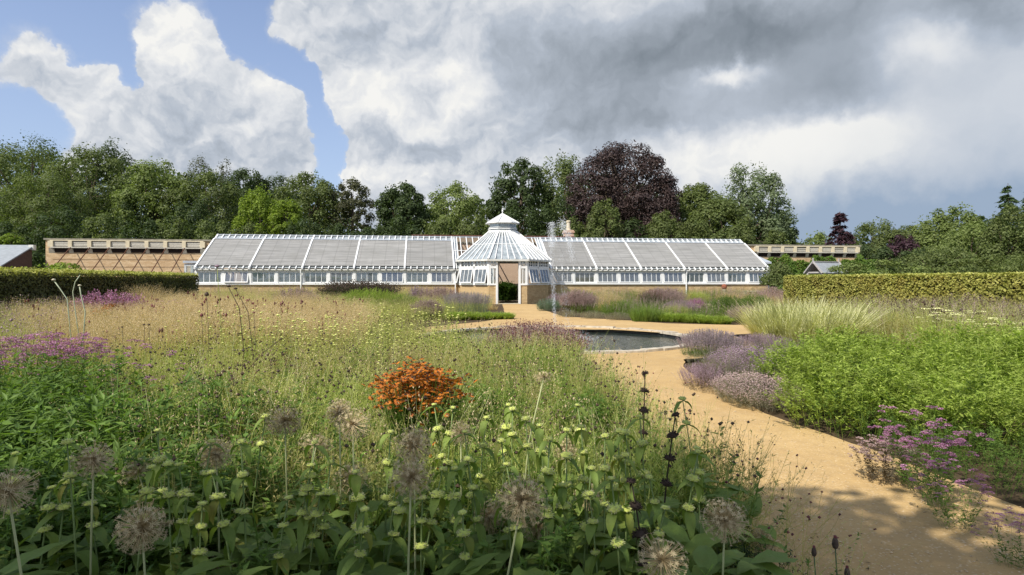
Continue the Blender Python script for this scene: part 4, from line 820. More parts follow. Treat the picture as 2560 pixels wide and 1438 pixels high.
def t_daisy(h, r=.022, n=2, lv=18):
    b = Buf(); p = stem_pts(h, R.uniform(0, .12), 4); strip(b, p, .005, rvec(1)[0] * [1, 1, 0], 0, .3); add_leaves(b, p, lv, .085, .02, .1, .85, .45)
    for k in range(n):
        c = p[-1] + (0 if k == 0 else R.normal(0, 1, 3) * [.05, .05, .03]); nrm = unit(np.array([[R.normal(0, .35), R.normal(-.35, .35), 1.0]]))[0]; u = unit(np.cross(nrm, [1, 0, 0])[None])[0]; v = np.cross(nrm, u); m = 11
        a = np.arange(m) * 2 * pi / m + R.random(); T = np.cos(a)[:, None] * u + np.sin(a)[:, None] * v - nrm * .25; leafquads(b, c + T * r * .62, np.broadcast_to(nrm, (m, 3)), r * .95, r * .5, mat=1, T=unit(T), rnd=np.clip(R.normal(.5, .25, m), 0, 1))
        V, F_ = octa(); b.add(V * r * .36 * [1, 1, .8] + c + nrm * r * .15, T=F_, mat=2, rnd=R.random())
        if k: strip(b, np.stack([p[-2], c]), .0025, (1, 0, 0), 0, .3)
    return b.arrays()
def variants(fn, cnt, /, **k): return [fn(**{a: (v() if callable(v) else v) for a, v in k.items()}) for _ in range(cnt)]
def scatter(b, tm, x, y, sc, tilt=.08, z=0, lean=None, rj=.5):
    x, y = np.asarray(x), np.asarray(y); N = len(x); sc = np.broadcast_to(sc, (N,)); which = R.integers(0, len(tm), N); z = np.broadcast_to(z, (N,))
    for k, (V, (Q, qm, qr), (T, tmm, tr)) in enumerate(tm):
        s = np.where(which == k)[0]; n = len(s)
        if not n: continue
        a = R.uniform(0, 2 * pi, n); ca, sa = np.cos(a), np.sin(a); VV = np.empty((n, len(V), 3)); VV[..., 0] = V[None, :, 0] * ca[:, None] - V[None, :, 1] * sa[:, None]; VV[..., 1] = V[None, :, 0] * sa[:, None] + V[None, :, 1] * ca[:, None]; VV[..., 2] = V[None, :, 2]
        VV *= sc[s][:, None, None]; lx, ly = R.normal(0, tilt, n), R.normal(0, tilt, n)
        if lean is not None: lx = lx + lean[0][s]; ly = ly + lean[1][s]
        zz = VV[..., 2].copy(); VV[..., 0] += zz * lx[:, None]; VV[..., 1] += zz * ly[:, None]; VV[..., 2] = zz / np.sqrt(1 + lx ** 2 + ly ** 2)[:, None]
        VV += np.stack([x[s], y[s], z[s]], 1)[:, None]; off = (np.arange(n) * len(V))[:, None, None]; ir = R.uniform(-.5, .5, n)[:, None] * rj
        f = lambda F_, r, kk: None if not len(F_) else (F_[None] + off).reshape(-1, kk)
        base = b.n; b.V.append(VV.reshape(-1, 3)); b.n += n * len(V)
        for lst, A, m, r, kk in ((b.Q, Q, qm, qr, 4), (b.T, T, tmm, tr, 3)):
            if len(A): lst.append(((A[None] + off).reshape(-1, kk) + base, np.tile(m, n), np.clip(r[None] + ir, 0, 1).ravel()))
def poly_pts(poly, dens, m=.12, clear=True, clumpy=0):
    P = np.array(poly); x0, y0 = P.min(0); x1, y1 = P.max(0); n = int((x1 - x0) * (y1 - y0) * dens); x, y = R.uniform(x0, x1, n), R.uniform(y0, y1, n); ok = PIN(poly)(x, y)
    if clear: ok &= ~on_path(x, y, -m)
    if clumpy: ok &= (np.sin(x * 2.1 + 1.3 * np.sin(y * 1.7)) + np.sin(y * 2.6 + x) + R.normal(0, .8, n)) > clumpy
    return x[ok], y[ok]
def field(name, label, poly, parts, mats, hs=(.8, 1.1), cat=None):
    """one mass of mixed planting; parts = [(templates, per m2, tilt, hscale)]"""
    b = Buf()
    for tm, dens, tilt, sc, *cl in parts:
        x, y = poly_pts(poly, dens, clumpy=cl[0] if cl else 0); mod = 1 + .07 * np.sin(x * 1.7 + y) + .06 * np.sin(y * 2.9 - x * .8); scatter(b, tm, x, y, R.uniform(*hs, len(x)) * sc * mod, tilt)
    o = b.obj(name, mats); return tag(o, label, cat or 'planting', kind='stuff')
def split_obj(b, root, names, mats):
    V, (Q, qm, qr), (T, tmm, tr) = b.arrays()
    for i, (nm, m) in enumerate(zip(names, mats)):
        q, t = Q[qm == i], T[tmm == i]
        if not len(q) and not len(t): continue
        u = np.unique(np.concatenate([q.ravel(), t.ravel()])); mp = np.zeros(len(V), int); mp[u] = np.arange(len(u)); o = Buf()
        o.add(V[u], mp[q] if len(q) else None, mp[t] if len(t) else None); 
        if len(q): o.Q[0] = (o.Q[0][0], o.Q[0][1], qr[qm == i])
        if len(t): o.T[0] = (o.T[0][0], o.T[0][1], tr[tmm == i])
        ob = o.obj(nm, m, root); ob['kind'] = 'stuff' if i else 'thing'
        if not i: del ob['kind']
def clump(name, label, px, top, hw, h, tm, mats, n, Y=None, ry=None, cat='plant', group=None, tilt=.1, out=.45, dome=.35, names=('foliage', 'blossom', 'flower_centre'), z=0):
    """one bushy plant; its top shows at px, top; hw is its half width in photo pixels"""
    x0, y0 = TOP(px, top, h) if Y is None else (X(px, Y), Y)
    if Y is not None: h = Z(top, Y)
    rx = hw / F * y0; ry = ry or rx * .8; t = empty(name, (x0, y0, 0), 0, label, cat, group); r = np.sqrt(R.random(n)); a = R.uniform(0, 2 * pi, n)
    n = int(n * (2.1 if y0 > 15 else 1.25)); r = np.sqrt(R.random(n)); a = R.uniform(0, 2 * pi, n); x, y = r * np.cos(a) * rx * .8, r * np.sin(a) * ry * .8; b = Buf()
    scatter(b, tm, x, y, h * (1 - dome * r ** 2) * R.uniform(.85, 1.04, n), tilt, z=z, lean=(x / max(rx, .1) * out, y / max(ry, .1) * out)); split_obj(b, t, names, mats); return t
# plant colours
S_YG = lm('yellow_green_stems', (.24, .28, .055), (.46, .48, .16), (.40, .30, .15), nscale=.9, var=.62)
S_GR = lm('fresh_green_stems', (.09, .15, .025), (.20, .28, .055), (.12, .16, .04), nscale=1.2)
S_TAN = lm('golden_dry_grass', (.34, .24, .11), (.58, .44, .22), (.38, .27, .12), nscale=1.0)
S_PALE = lm('pale_straw_stems', (.40, .39, .20), (.60, .58, .34))
S_LEAF = lm('border_leaves', (.07, .125, .022), (.15, .235, .045), (.10, .15, .03), nscale=1.5)
S_LIME = lm('lime_willow_leaves', (.17, .24, .035), (.34, .41, .085), (.20, .24, .05), nscale=1.6)
S_DARK = lm('dark_border_leaves', (.03, .055, .018), (.07, .11, .03))
S_GREY = lm('grey_green_border', (.19, .18, .12), (.34, .31, .24))
S_BLUE = lm('blue_green_border', (.12, .17, .13), (.22, .28, .22))
S_BROWN = lm('brown_stems', (.08, .06, .03), (.17, .12, .07))
F_MAG = lm('magenta_petals', (.24, .085, .175), (.46, .23, .36), (.18, .085, .13), nscale=3, trans=.2)
F_MAUVE = lm('mauve_petals', (.20, .13, .165), (.34, .25, .29), None, trans=.2)
F_LAV = lm('lavender_petals', (.20, .145, .175), (.34, .27, .30), None, trans=.2)
F_DULL = lm('dull_pink_seedheads', (.22, .145, .135), (.38, .28, .26), None, trans=.15)
F_RED = lm('dark_red_heads', (.07, .018, .018), (.16, .05, .045), None, trans=.05)
F_DK = lm('dark_seedheads', (.030, .020, .012), (.08, .05, .03), None, trans=.05)
F_OR = lm('orange_petals', (.33, .095, .012), (.56, .21, .03), (.30, .08, .015), nscale=8, trans=.25)
F_CREAM = lm('cream_petals', (.50, .50, .22), (.66, .64, .34), None, trans=.2)
F_YW = lm('yellow_green_whorls', (.34, .36, .08), (.50, .50, .16), None, trans=.1)
F_TAN = lm('tan_spikelets', (.42, .31, .17), (.62, .49, .31), None, trans=.3)
# templates
SPRAY = variants(t_spray, 6, h=1.0, nb=lambda: R.integers(2, 5), n=16); SPRAYK = variants(t_spray, 6, h=1.0, nb=4, knobs=3, kr=.012)
SPRAYF = variants(t_spray, 6, h=1.0, nb=4, n=26, L=.062, W=.010)
WISP = variants(t_wisp, 6, h=1.0, n=26); WISPL = variants(t_wisp, 5, h=1.0, n=40, spread=.2, top=.45, sl=.014, leaves=3)
TUFT = variants(t_blades, 5, h=1.0, n=9, w=.008); TUFTW = variants(t_blades, 5, h=1.0, n=13, w=.024, spread=.7, droop=.45)
LEAFY = variants(t_leafy, 6, h=1.0, n=34, L=.12, W=.026); LEAFL = variants(t_leafy, 6, h=1.0, n=46, L=.105, W=.022, up=.35); LEAFS = variants(t_leafy, 5, h=1.0, n=50, L=.06, W=.02)
SPIKE = variants(t_spike, 6, h=1.0, n=34, s=.018, r=.018); SPIKEB = variants(t_spike, 5, h=1.0, n=50, s=.03, r=.035, part=.55, lv=14, L=.07, W=.014)
UMB = variants(t_umbel, 6, h=1.0, heads=2, r=.055); UMBF = variants(t_umbel, 5, h=1.0, r=.07, n=30, dome=.1, s=.02); WH = variants(t_whorl, 5, h=1.0, n=lambda: R.integers(2, 6)); KNOB = variants(t_knob, 6, h=1.0, n=lambda: R.integers(2, 6)); KNOBT = variants(t_knob, 5, h=1.0, n=4, r=.016, tall=1.9)
BUSH = variants(t_bush, 7, h=1.0); BUSHB = variants(t_bush, 6, h=1.0, L=.13, W=.03, n=11)
DAISY = variants(t_daisy, 6, h=1.0, n=4, r=.025)

# ------------------------------------------------------------------ borders: mixed masses
NEAR = [(-1.7, 2.75), (1.05, 2.75), (1.3, 3.4), (1.02, 4.6), (.92, 6.5), (.78, 8), (.5, 9.1), (-.6, 9.1), (-.9, 10.6), (-2.0, 11.4), (-3.2, 13.4), (-5.0, 11.5), (-6.2, 9.5), (-5.0, 6.2), (-2.9, 4.3)]
field('meadow_planting', 'mass of wispy yellow green perennials filling the middle of the left border', NEAR,
      [(SPRAYF, 170, .26, .76), (SPRAY, 90, .28, .82), (WISP, 30, .2, .82, .2), (SPRAYK, 26, .2, .92), (LEAFS, 14, .15, .5)], [S_YG, F_DK], (.80, 1.08))
field('meadow_planting', 'pale straw stems leaning among the yellow green perennials', NEAR, [(WISP, 26, .32, .88, 0), (TUFT, 12, .3, .7)], [S_PALE, F_TAN], (.8, 1.1))
field('green_undergrowth', 'green leafy stems low down in the middle of the left border', NEAR, [(LEAFS, 60, .2, .54), (LEAFY, 26, .2, .62)], [S_GR, S_GR], (.7, 1.1))
field('whorled_seedheads', 'yellow whorled seed stalks across the middle of the left border', [(-4.4, 7.2), (-1.2, 5.8), (-.6, 8.6), (-1.6, 10.9), (-4.6, 10.4)], [(WH, 20, .06, .98)], [S_YG, F_YW], (.82, 1.06))
GOLD = [(-4.6, 7.2), (-2.4, 8.6), (-2.6, 11.5), (-3.6, 14.0), (-6.6, 16.5), (-10.2, 16.0), (-9.6, 11.5), (-6.8, 8.6)]
field('golden_grass', 'haze of golden dry grass in the left border before the dark hedge', GOLD, [(WISPL, 150, .14, 1.0), (WISP, 60, .2, .98), (TUFT, 24, .2, .6)], [S_TAN, F_TAN], (.88, 1.10))
field('dark_seedheads', 'scattered dark red button heads above the golden grass', GOLD, [(KNOBT, 2.0, .1, 1.18)], [S_BROWN, F_RED], (.8, 1.1))
LFAR = [(-4.2, 4.9), (-5.2, 6.4), (-6.6, 8.8), (-9.6, 11.6), (-10.8, 16.5), (-12.2, 19), (-11.6, 13.5), (-10.6, 9.5), (-8.2, 7.5), (-6.2, 5.6)]
field('mixed_planting', 'tan and mauve mixed planting along the foot of the dark left hedge', LFAR, [(WISPL, 60, .15, 1.02), (SPRAYF, 60, .15, .95), (SPIKE, 34, .12, 1.04, .2), (KNOB, 8, .1, 1.1)], [S_YG, F_DULL], (.82, 1.08))
field('mixed_planting', 'straw coloured grass deep in the left border before the glasshouse', [(-12.8, 17.5), (-5.6, 15.8), (-5.6, 21), (-12.9, 24)], [(WISPL, 55, .14, 1.06), (TUFT, 30, .2, .8), (SPRAYF, 30, .15, 1.0)], [S_TAN, F_TAN], (.8, 1.05))
field('mixed_planting', 'yellow green grasses in the left bed before the glasshouse wall', [(-15, 24), (-3.8, 17.8), (-2.6, 21.5), (-1.2, 25), (-1.1, 34), (-16, 32.5)], [(SPRAYF, 30, .15, .78), (WISPL, 14, .15, .85), (LEAFS, 16, .15, .5)], [S_YG, F_TAN], (.78, 1.08))
field('mixed_planting', 'mixed purple and tan planting in the right bed before the glasshouse wall', [(2.6, 26), (4.8, 22.4), (8, 21), (13.4, 27), (14.5, 36), (2.6, 35.5)], [(SPRAYF, 26, .15, .5), (SPIKEB, 6, .15, .62), (LEAFS, 30, .15, .42), (KNOB, 3, .1, .7)], [S_GR, F_DULL], (.75, 1.05))
wallbed = lambda a, b_: [UV(a, -3.4)[:2], UV(b_, -3.4)[:2], UV(b_, -.5)[:2], UV(a, -.5)[:2]]
field('wall_planting', 'mixed seedy perennials against the dwarf wall of the left wing', wallbed(-19, -3.6), [(SPRAYF, 34, .12, 1.12), (SPIKEB, 9, .1, 1.12, .2), (WISPL, 20, .12, 1.2), (LEAFS, 26, .1, .95)], [S_YG, F_DULL], (.7, 1.1))
field('wall_planting', 'mixed purple brown perennials against the dwarf wall of the right wing', wallbed(3.4, 18.8), [(SPRAYF, 30, .12, .98), (SPIKEB, 12, .1, 1.0, .1), (WISPL, 12, .12, 1.05), (LEAFS, 24, .1, .8)], [S_GR, F_DULL], (.7, 1.1))
RFAR = [(7.8, 9.9), (14.2, 10.5), (13.2, 21.6), (9.8, 20.2), (9.0, 17.0), (8.6, 13.5)]
field('mixed_planting', 'tall seedy perennials with dark heads in the right border before the yellow hedge', RFAR, [(LEAFS, 22, .1, .9), (SPRAYF, 50, .14, 1.0), (WISPL, 40, .12, 1.06), (KNOBT, 4.5, .08, 1.10), (SPIKEB, 5, .08, 1.05, .2)], [S_YG, F_DK], (.82, 1.05))
field('mixed_planting', 'hazy mauve and straw perennials in the right border behind the lime green plants', RFAR, [(WISPL, 34, .14, 1.04), (SPIKEB, 9, .12, 1.02, .3)], [S_PALE, F_DULL], (.8, 1.05))
field('mixed_planting', 'rough grass at the foot of the yellow hedge by the glasshouse', [(9.6, 24.8), (12.2, 25.5), (12.5, 37), (14.6, 41), (15.0, 30), (12.9, 26)], [(WISPL, 40, .15, .9), (SPRAYF, 30, .15, .8)], [S_TAN, F_DULL], (.8, 1.05))

# ------------------------------------------------------------------ single clumps, left border
UMBM = variants(t_umbel, 6, h=1.0, heads=2, r=.05, n=60, s=.012, lv=14, L=.08)
clump('flower_clump', 'magenta purple flat headed flowers at the far left edge of the near border', 70, 842, 135, 1.0, UMBM, [S_LEAF, F_MAG], 150, ry=.75, out=.2, dome=.12)
clump('flower_clump', 'small tuft of magenta flowers right of the big magenta patch', 378, 850, 24, .96, UMBM, [S_YG, F_MAG], 7, out=.2)
clump('flower_clump', 'small tuft of magenta flowers nearest right of the big magenta patch', 292, 858, 20, .95, UMBM, [S_YG, F_MAG], 5, out=.2)
clump('flower_clump', 'single magenta head tuft further right in the yellow green meadow', 412, 868, 13, .95, UMBM, [S_YG, F_MAG], 3, out=.2)
clump('flower_clump', 'purple flowering clump before the dark left hedge', 268, 722, 62, 1.2, SPIKEB, [S_LEAF, F_MAG], 260, Y=15.0, out=.25, ry=1.1, dome=.2)
clump('flower_clump', 'patchy purple clump right of the larger one under the left hedge', 432, 748, 42, 1.1, UMBM, [S_LEAF, F_MAG], 60, Y=14.2, out=.3)
clump('flower_clump', 'small purple flower tuft at the top of the golden grass', 510, 756, 18, 1.1, UMBM, [S_LEAF, F_MAG], 22, Y=13.6, out=.3)
clump('flower_clump', 'lilac spikes left of the purple clump along the left hedge', 145, 762, 70, 1.1, SPIKE, [S_YG, F_MAUVE], 260, Y=11.0, out=.25)
clump('flower_clump', 'small orange yellow daisies below the purple clump by the left hedge', 262, 757, 20, 1.0, variants(t_daisy, 4, h=1.0, r=.03, n=4), [S_LEAF, F_OR, F_DK], 26, Y=12.6, out=.3)
clump('grass_fountain', 'pale green arching grass at the near end of the left hedge', 492, 704, 52, 1.3, TUFTW, [S_YG], 90, Y=19.5, out=.5)
clump('grass_clump', 'soft tan grass left of the pale arching one by the hedge end', 370, 706, 60, 1.3, WISPL, [S_TAN, F_TAN], 260, Y=18.5, out=.4)
clump('shrub', 'yellow green rounded bush beside the pale arching grass', 620, 728, 80, 1.0, SPRAYF, [S_YG, F_TAN], 420, Y=22, out=.4)
clump('leafy_clump', 'tall dark leafy perennials with seed heads before the left wing windows', 895, 696, 112, 1.3, variants(t_knob, 5, h=1.0, n=6, r=.018, lv=30), [S_DARK, F_DK], 330, Y=31, out=.2, ry=1.3, dome=.15)
clump('leafy_clump', 'bright lime green mound in the left bed before the glasshouse', 925, 718, 92, 1.0, LEAFS, [S_LIME], 420, Y=27.5, out=.4)
clump('grass_clump', 'feathery green grass below the bright lime mound', 905, 752, 85, 1.0, WISPL, [S_GR, S_YG], 460, Y=24, out=.5)
clump('shrub', 'dark purple brown clump left of the bright green grass edging', 1068, 746, 44, .8, SPIKEB, [S_DARK, F_DULL], 240, Y=22.6, out=.35)
for k, (px, lb) in enumerate([(1135, 'left end of the bright green grass edging before the pavilion'), (1180, 'bright green grass second from the dark purple clump'), (1222, 'bright green grass third from the dark purple clump'), (1256, 'bright green grass at the right end of the edging by the entrance path')]):
    clump('grass_tuft', lb, px, 762 + k, 36, .6, TUFTW, [S_LIME], 60, Y=22.4 + .2 * k, out=.5, group='bright green grasses left of the entrance path')
clump('flower_clump', 'bluish grey upright spikes behind the bright green grass edging', 1168, 727, 66, 1.0, SPIKE, [S_BLUE, F_LAV], 480, Y=25.5, out=.15, dome=.15)
clump('shrub', 'dull pink seedy shrub against the dwarf wall left of the pavilion', 1100, 714, 62, 1.2, SPIKEB, [S_BROWN, F_DULL], 220, Y=33, out=.3)
clump('shrub', 'purple headed perennial touching the left wing sill', 1045, 712, 22, 1.2, SPIKEB, [S_DARK, F_MAUVE], 60, Y=33.5, out=.3)
clump('grass_clump', 'brownish grass beside the left doorpost of the pavilion', 1222, 742, 26, .8, WISPL, [S_TAN, F_TAN], 120, Y=30, out=.4)
clump('doorway_bush', 'glossy dark green bush growing inside the pavilion doorway', 1268, 703, 21, 1.0, variants(t_leafy, 5, h=1.0, n=60, L=.2, W=.09, up=.2), [S_LEAF], 55, Y=40.4, out=.45, dome=.3)
# leafy drifts inside the meadow
field('green_drift', 'fresh green spiky stems at the right end of the left border', [(-.3, 3.0), (1.2, 3.2), (1.0, 5.5), (.8, 7.6), (-.2, 8.0), (-.5, 5.5)], [(SPRAYF, 110, .25, .82), (LEAFS, 16, .15, .7)], [S_GR, F_DK], (.8, 1.08))
for px, top, hw, Y, n, tm, m, lb in [(520, 905, 60, 5.0, 70, BUSH, S_LEAF, 'leafy green clump in the meadow right of the left willow leaved mass'), (800, 905, 50, 5.6, 60, LEAFS, S_GR, 'small fresh green clump in the meadow left of the orange daisies'), (1230, 935, 45, 4.8, 50, BUSH, S_GR, 'fresh green clump in the meadow right of the orange daisies'),
        (640, 960, 50, 4.4, 60, BUSH, S_GR, 'low green clump in the left half of the meadow'), (1470, 965, 55, 4.6, 80, BUSH, S_LEAF, 'darker green clump at the right end of the meadow by the path'), (905, 855, 45, 7.2, 50, LEAFS, S_LEAF, 'small dark green clump far back in the meadow'), (440, 850, 60, 7.0, 90, SPRAYF, S_GR, 'pale green drift between the magenta tuft and the golden grass')]:
    clump('leafy_clump', lb, px, top, hw, 1, tm, [m, m], n, Y=Y, ry=.4, out=.3)
# brownish seedy drifts inside the meadow
for px, top, hw, Y, n, lb in [(690, 872, 70, 6.6, 200, 'brownish mauve seedy drift in the meadow left of the orange daisies'), (560, 900, 60, 5.6, 120, 'small brown mauve seedy drift in the left half of the meadow'), (1010, 850, 60, 8.2, 160, 'faint brown drift in the meadow behind the orange daisies'), (1420, 880, 60, 7.2, 200, 'brown seedy drift at the right end of the meadow by the path'), (1260, 880, 60, 6.8, 130, 'thin brown drift in the meadow before the dotted mauve plant')]:
    clump('seedy_drift', lb, px, top, hw, 1, variants(t_spray, 5, h=1.0, nb=5, knobs=3, kr=.014, n=12), [F_DULL, F_RED], n, Y=Y, ry=.5, out=.3, names=('foliage', 'seed_head', 'x'))
# dotted purple plants before the pond
clump('flower_clump', 'mauve wispy plant with dark red dots hiding the pond left side', 1335, 798, 140, .8, variants(t_spray, 6, h=1.0, nb=6, knobs=4, kr=.014, n=22, L=.04, W=.011), [F_DULL, F_RED], 2000, Y=9.9, ry=1.0, out=.2, dome=.22, names=('foliage', 'seed_head', 'x'))
clump('flower_clump', 'lower mauve brown plant left of the dotted one by the pond path', 1150, 836, 75, .7, variants(t_spray, 6, h=1.0, nb=5, knobs=2, kr=.012, n=12), [F_DULL, F_DK], 650, Y=10.2, ry=.6, out=.3, names=('foliage', 'seed_head', 'x'))
# helenium
clump('helenium_clump', 'big mound of orange daisy flowers with dark centres in the near border', 1046, 914, 66, .92, DAISY, [S_LEAF, F_OR, F_DK], 210, Y=4.0, ry=.22, out=.12, dome=.16)
clump('helenium_clump', 'short cluster of three rusty orange daisies below the big orange mound', 1072, 1052, 22, .72, variants(t_daisy, 3, h=1.0, n=2, lv=6), [S_LEAF, F_OR, F_DK], 9, Y=3.25, out=.3)
clump('helenium_clump', 'two stray orange daisies left of the big orange mound', 918, 978, 14, .8, variants(t_daisy, 2, h=1.0, n=2, lv=4), [S_YG, F_OR, F_DK], 3, Y=4.0, out=.3)
# ------------------------------------------------------------------ right border
clump('lavender_clump', 'mauve spiked clump with green leaves at the pond corner of the right border', 1775, 820, 85, .55, SPIKEB, [S_LEAF, F_LAV], 620, Y=11.9, ry=.65, out=.4)
clump('lavender_clump', 'second mauve clump right of the pond corner one', 1905, 832, 85, .55, SPIKEB, [S_GREY, F_MAUVE], 480, Y=12.4, ry=.8, out=.4)
clump('catmint_mound', 'grey mauve spreading mound beside the lime green plants', 1885, 862, 105, .5, variants(t_spray, 5, h=1.0, nb=6, n=26, L=.06, W=.014, knobs=5, kr=.022), [S_GREY, F_MAUVE], 900, Y=9.2, ry=1.2, out=.6)
clump('catmint_mound', 'grey brown low mound spilling onto the sandy path edge', 1895, 925, 105, .45, variants(t_spray, 5, h=1.0, nb=6, n=26, L=.07, W=.016, knobs=5, kr=.024), [S_GREY, F_DULL], 800, Y=7.3, ry=.8, out=.6)
clump('catmint_mound', 'reddish purple low plant at the narrow waist of the path', 1762, 905, 60, .4, SPIKEB, [S_BROWN, F_MAUVE], 240, Y=8.3, ry=.6, out=.6)
LIME = [(2.95, 5.75), (3.35, 5.25), (4.2, 4.9), (6.2, 4.9), (9.2, 6.3), (9.8, 9.6), (4.6, 9.4), (3.9, 8.3), (3.2, 6.8)]
for k, (x, y, r, hh, lb) in enumerate([(3.4, 6.1, .66, .76, 'front left of the lime green willow leaved plants at the path edge'), (4.15, 5.45, .68, .78, 'lime green willow leaved plant above the magenta flowers'), (3.9, 7.4, .78, .86, 'lime green willow leaved plant beside the grey mauve mound'),
        (5.1, 6.7, .8, .88, 'lime green willow leaved plant in the middle of the bright mass'), (4.9, 8.6, .8, .86, 'back left of the lime green willow leaved plants'), (6.1, 7.9, .85, .93, 'lime green willow leaved plant before the cream flat heads'),
        (5.6, 5.5, .75, .86, 'lime green willow leaved plant at the right picture edge'), (6.6, 6.5, .85, .90, 'lime green willow leaved plant second back at the right edge'), (7.3, 8.3, .9, .92, 'back right of the lime green willow leaved plants')]):
    t = empty('willow_leaved_plant', (x, y, 0), 0, lb, 'plant', 'lime green willow leaved plants'); n = int(130 * r / .7 * r / .7); q = np.sqrt(R.random(n)); a = R.uniform(0, 2 * pi, n); xx, yy = q * np.cos(a) * r * .85, q * np.sin(a) * r * .85; b = Buf()
    scatter(b, BUSH, xx, yy, hh * (1.06 - .48 * q ** 2.2) * R.uniform(.78, 1.08, n), .16, lean=(xx / r * .42, yy / r * .42)); b.obj('foliage', S_LIME, t)
clump('grass_fountain', 'big pale arching ornamental grass right of the pond', 2015, 712, 150, 1.3, variants(t_blades, 5, h=1.0, n=16, w=.013, spread=.62, droop=.2), [S_PALE], 170, Y=14.0, ry=.9, out=.5, dome=.12)
clump('grass_fountain', 'green core blades of the big arching grass right of the pond', 2015, 765, 90, 1.0, variants(t_blades, 4, h=1.0, n=14, w=.012, spread=.6, droop=.3), [S_YG], 60, Y=14.5, ry=.8, out=.4, dome=.1)
for k, (px, top, hw, Y, lb) in enumerate([(2375, 772, 60, 9.6, 'cream flat flower heads above the lime green plants'), (2500, 800, 60, 8.9, 'cream flat flower heads at the right picture edge')]):
    clump('flower_clump', lb, px, top, hw, 1, UMBF, [S_YG, F_CREAM], 26, Y=Y, out=.25, dome=.1, ry=.7)
MX = [(3.36, 2.8), (3.30, 4.2), (3.22, 5.1), (2.95, 6.3), (3.4, 6.4), (4.0, 5.2), (5.0, 4.8), (5.2, 2.8)]
field('border_foliage', 'dark green low foliage edging the right side of the near path', MX, [(BUSH, 40, .25, .48), (LEAFS, 110, .3, .34), (SPRAY, 40, .3, .42)], [S_LEAF, F_DULL], (.7, 1.1))
for px, top, hw, h, lb in [(2310, 1012, 46, .62, 'upper magenta flower cluster at the foot of the lime green plants'), (2345, 1062, 34, .55, 'middle magenta flower cluster beside the near path'), (2385, 1150, 40, .42, 'low bright magenta flower cluster on the path edge'), (2530, 1275, 40, .3, 'purple flower cluster at the right picture edge by the path')]:
    clump('flower_clump', lb, px, top, hw, h, variants(t_umbel, 4, h=1.0, heads=3, r=.06, n=50, s=.018, lv=16, L=.1, W=.03), [S_LEAF, F_MAG], 22, out=.6, group='magenta clusters by the near path')
clump('seedhead_clump', 'dull pinkish brown seed heads at the path edge under the lime plants', 2215, 1092, 68, .34, variants(t_umbel, 4, h=1.0, heads=3, r=.08, n=44, s=.03, lv=16, L=.12, W=.04), [S_BROWN, F_DULL], 55, out=.5)
field('border_foliage', 'grey green low growth softening the bed edge round the pond corner', [(3.0, 7.2), (2.75, 8.6), (3.0, 10.4), (3.4, 11.6), (4.3, 12.4), (6.2, 13.4), (7.2, 12), (5, 10), (4.0, 8)], [(LEAFS, 60, .3, .28), (SPRAYF, 60, .3, .4)], [S_GREY, F_DULL], (.7, 1.1))
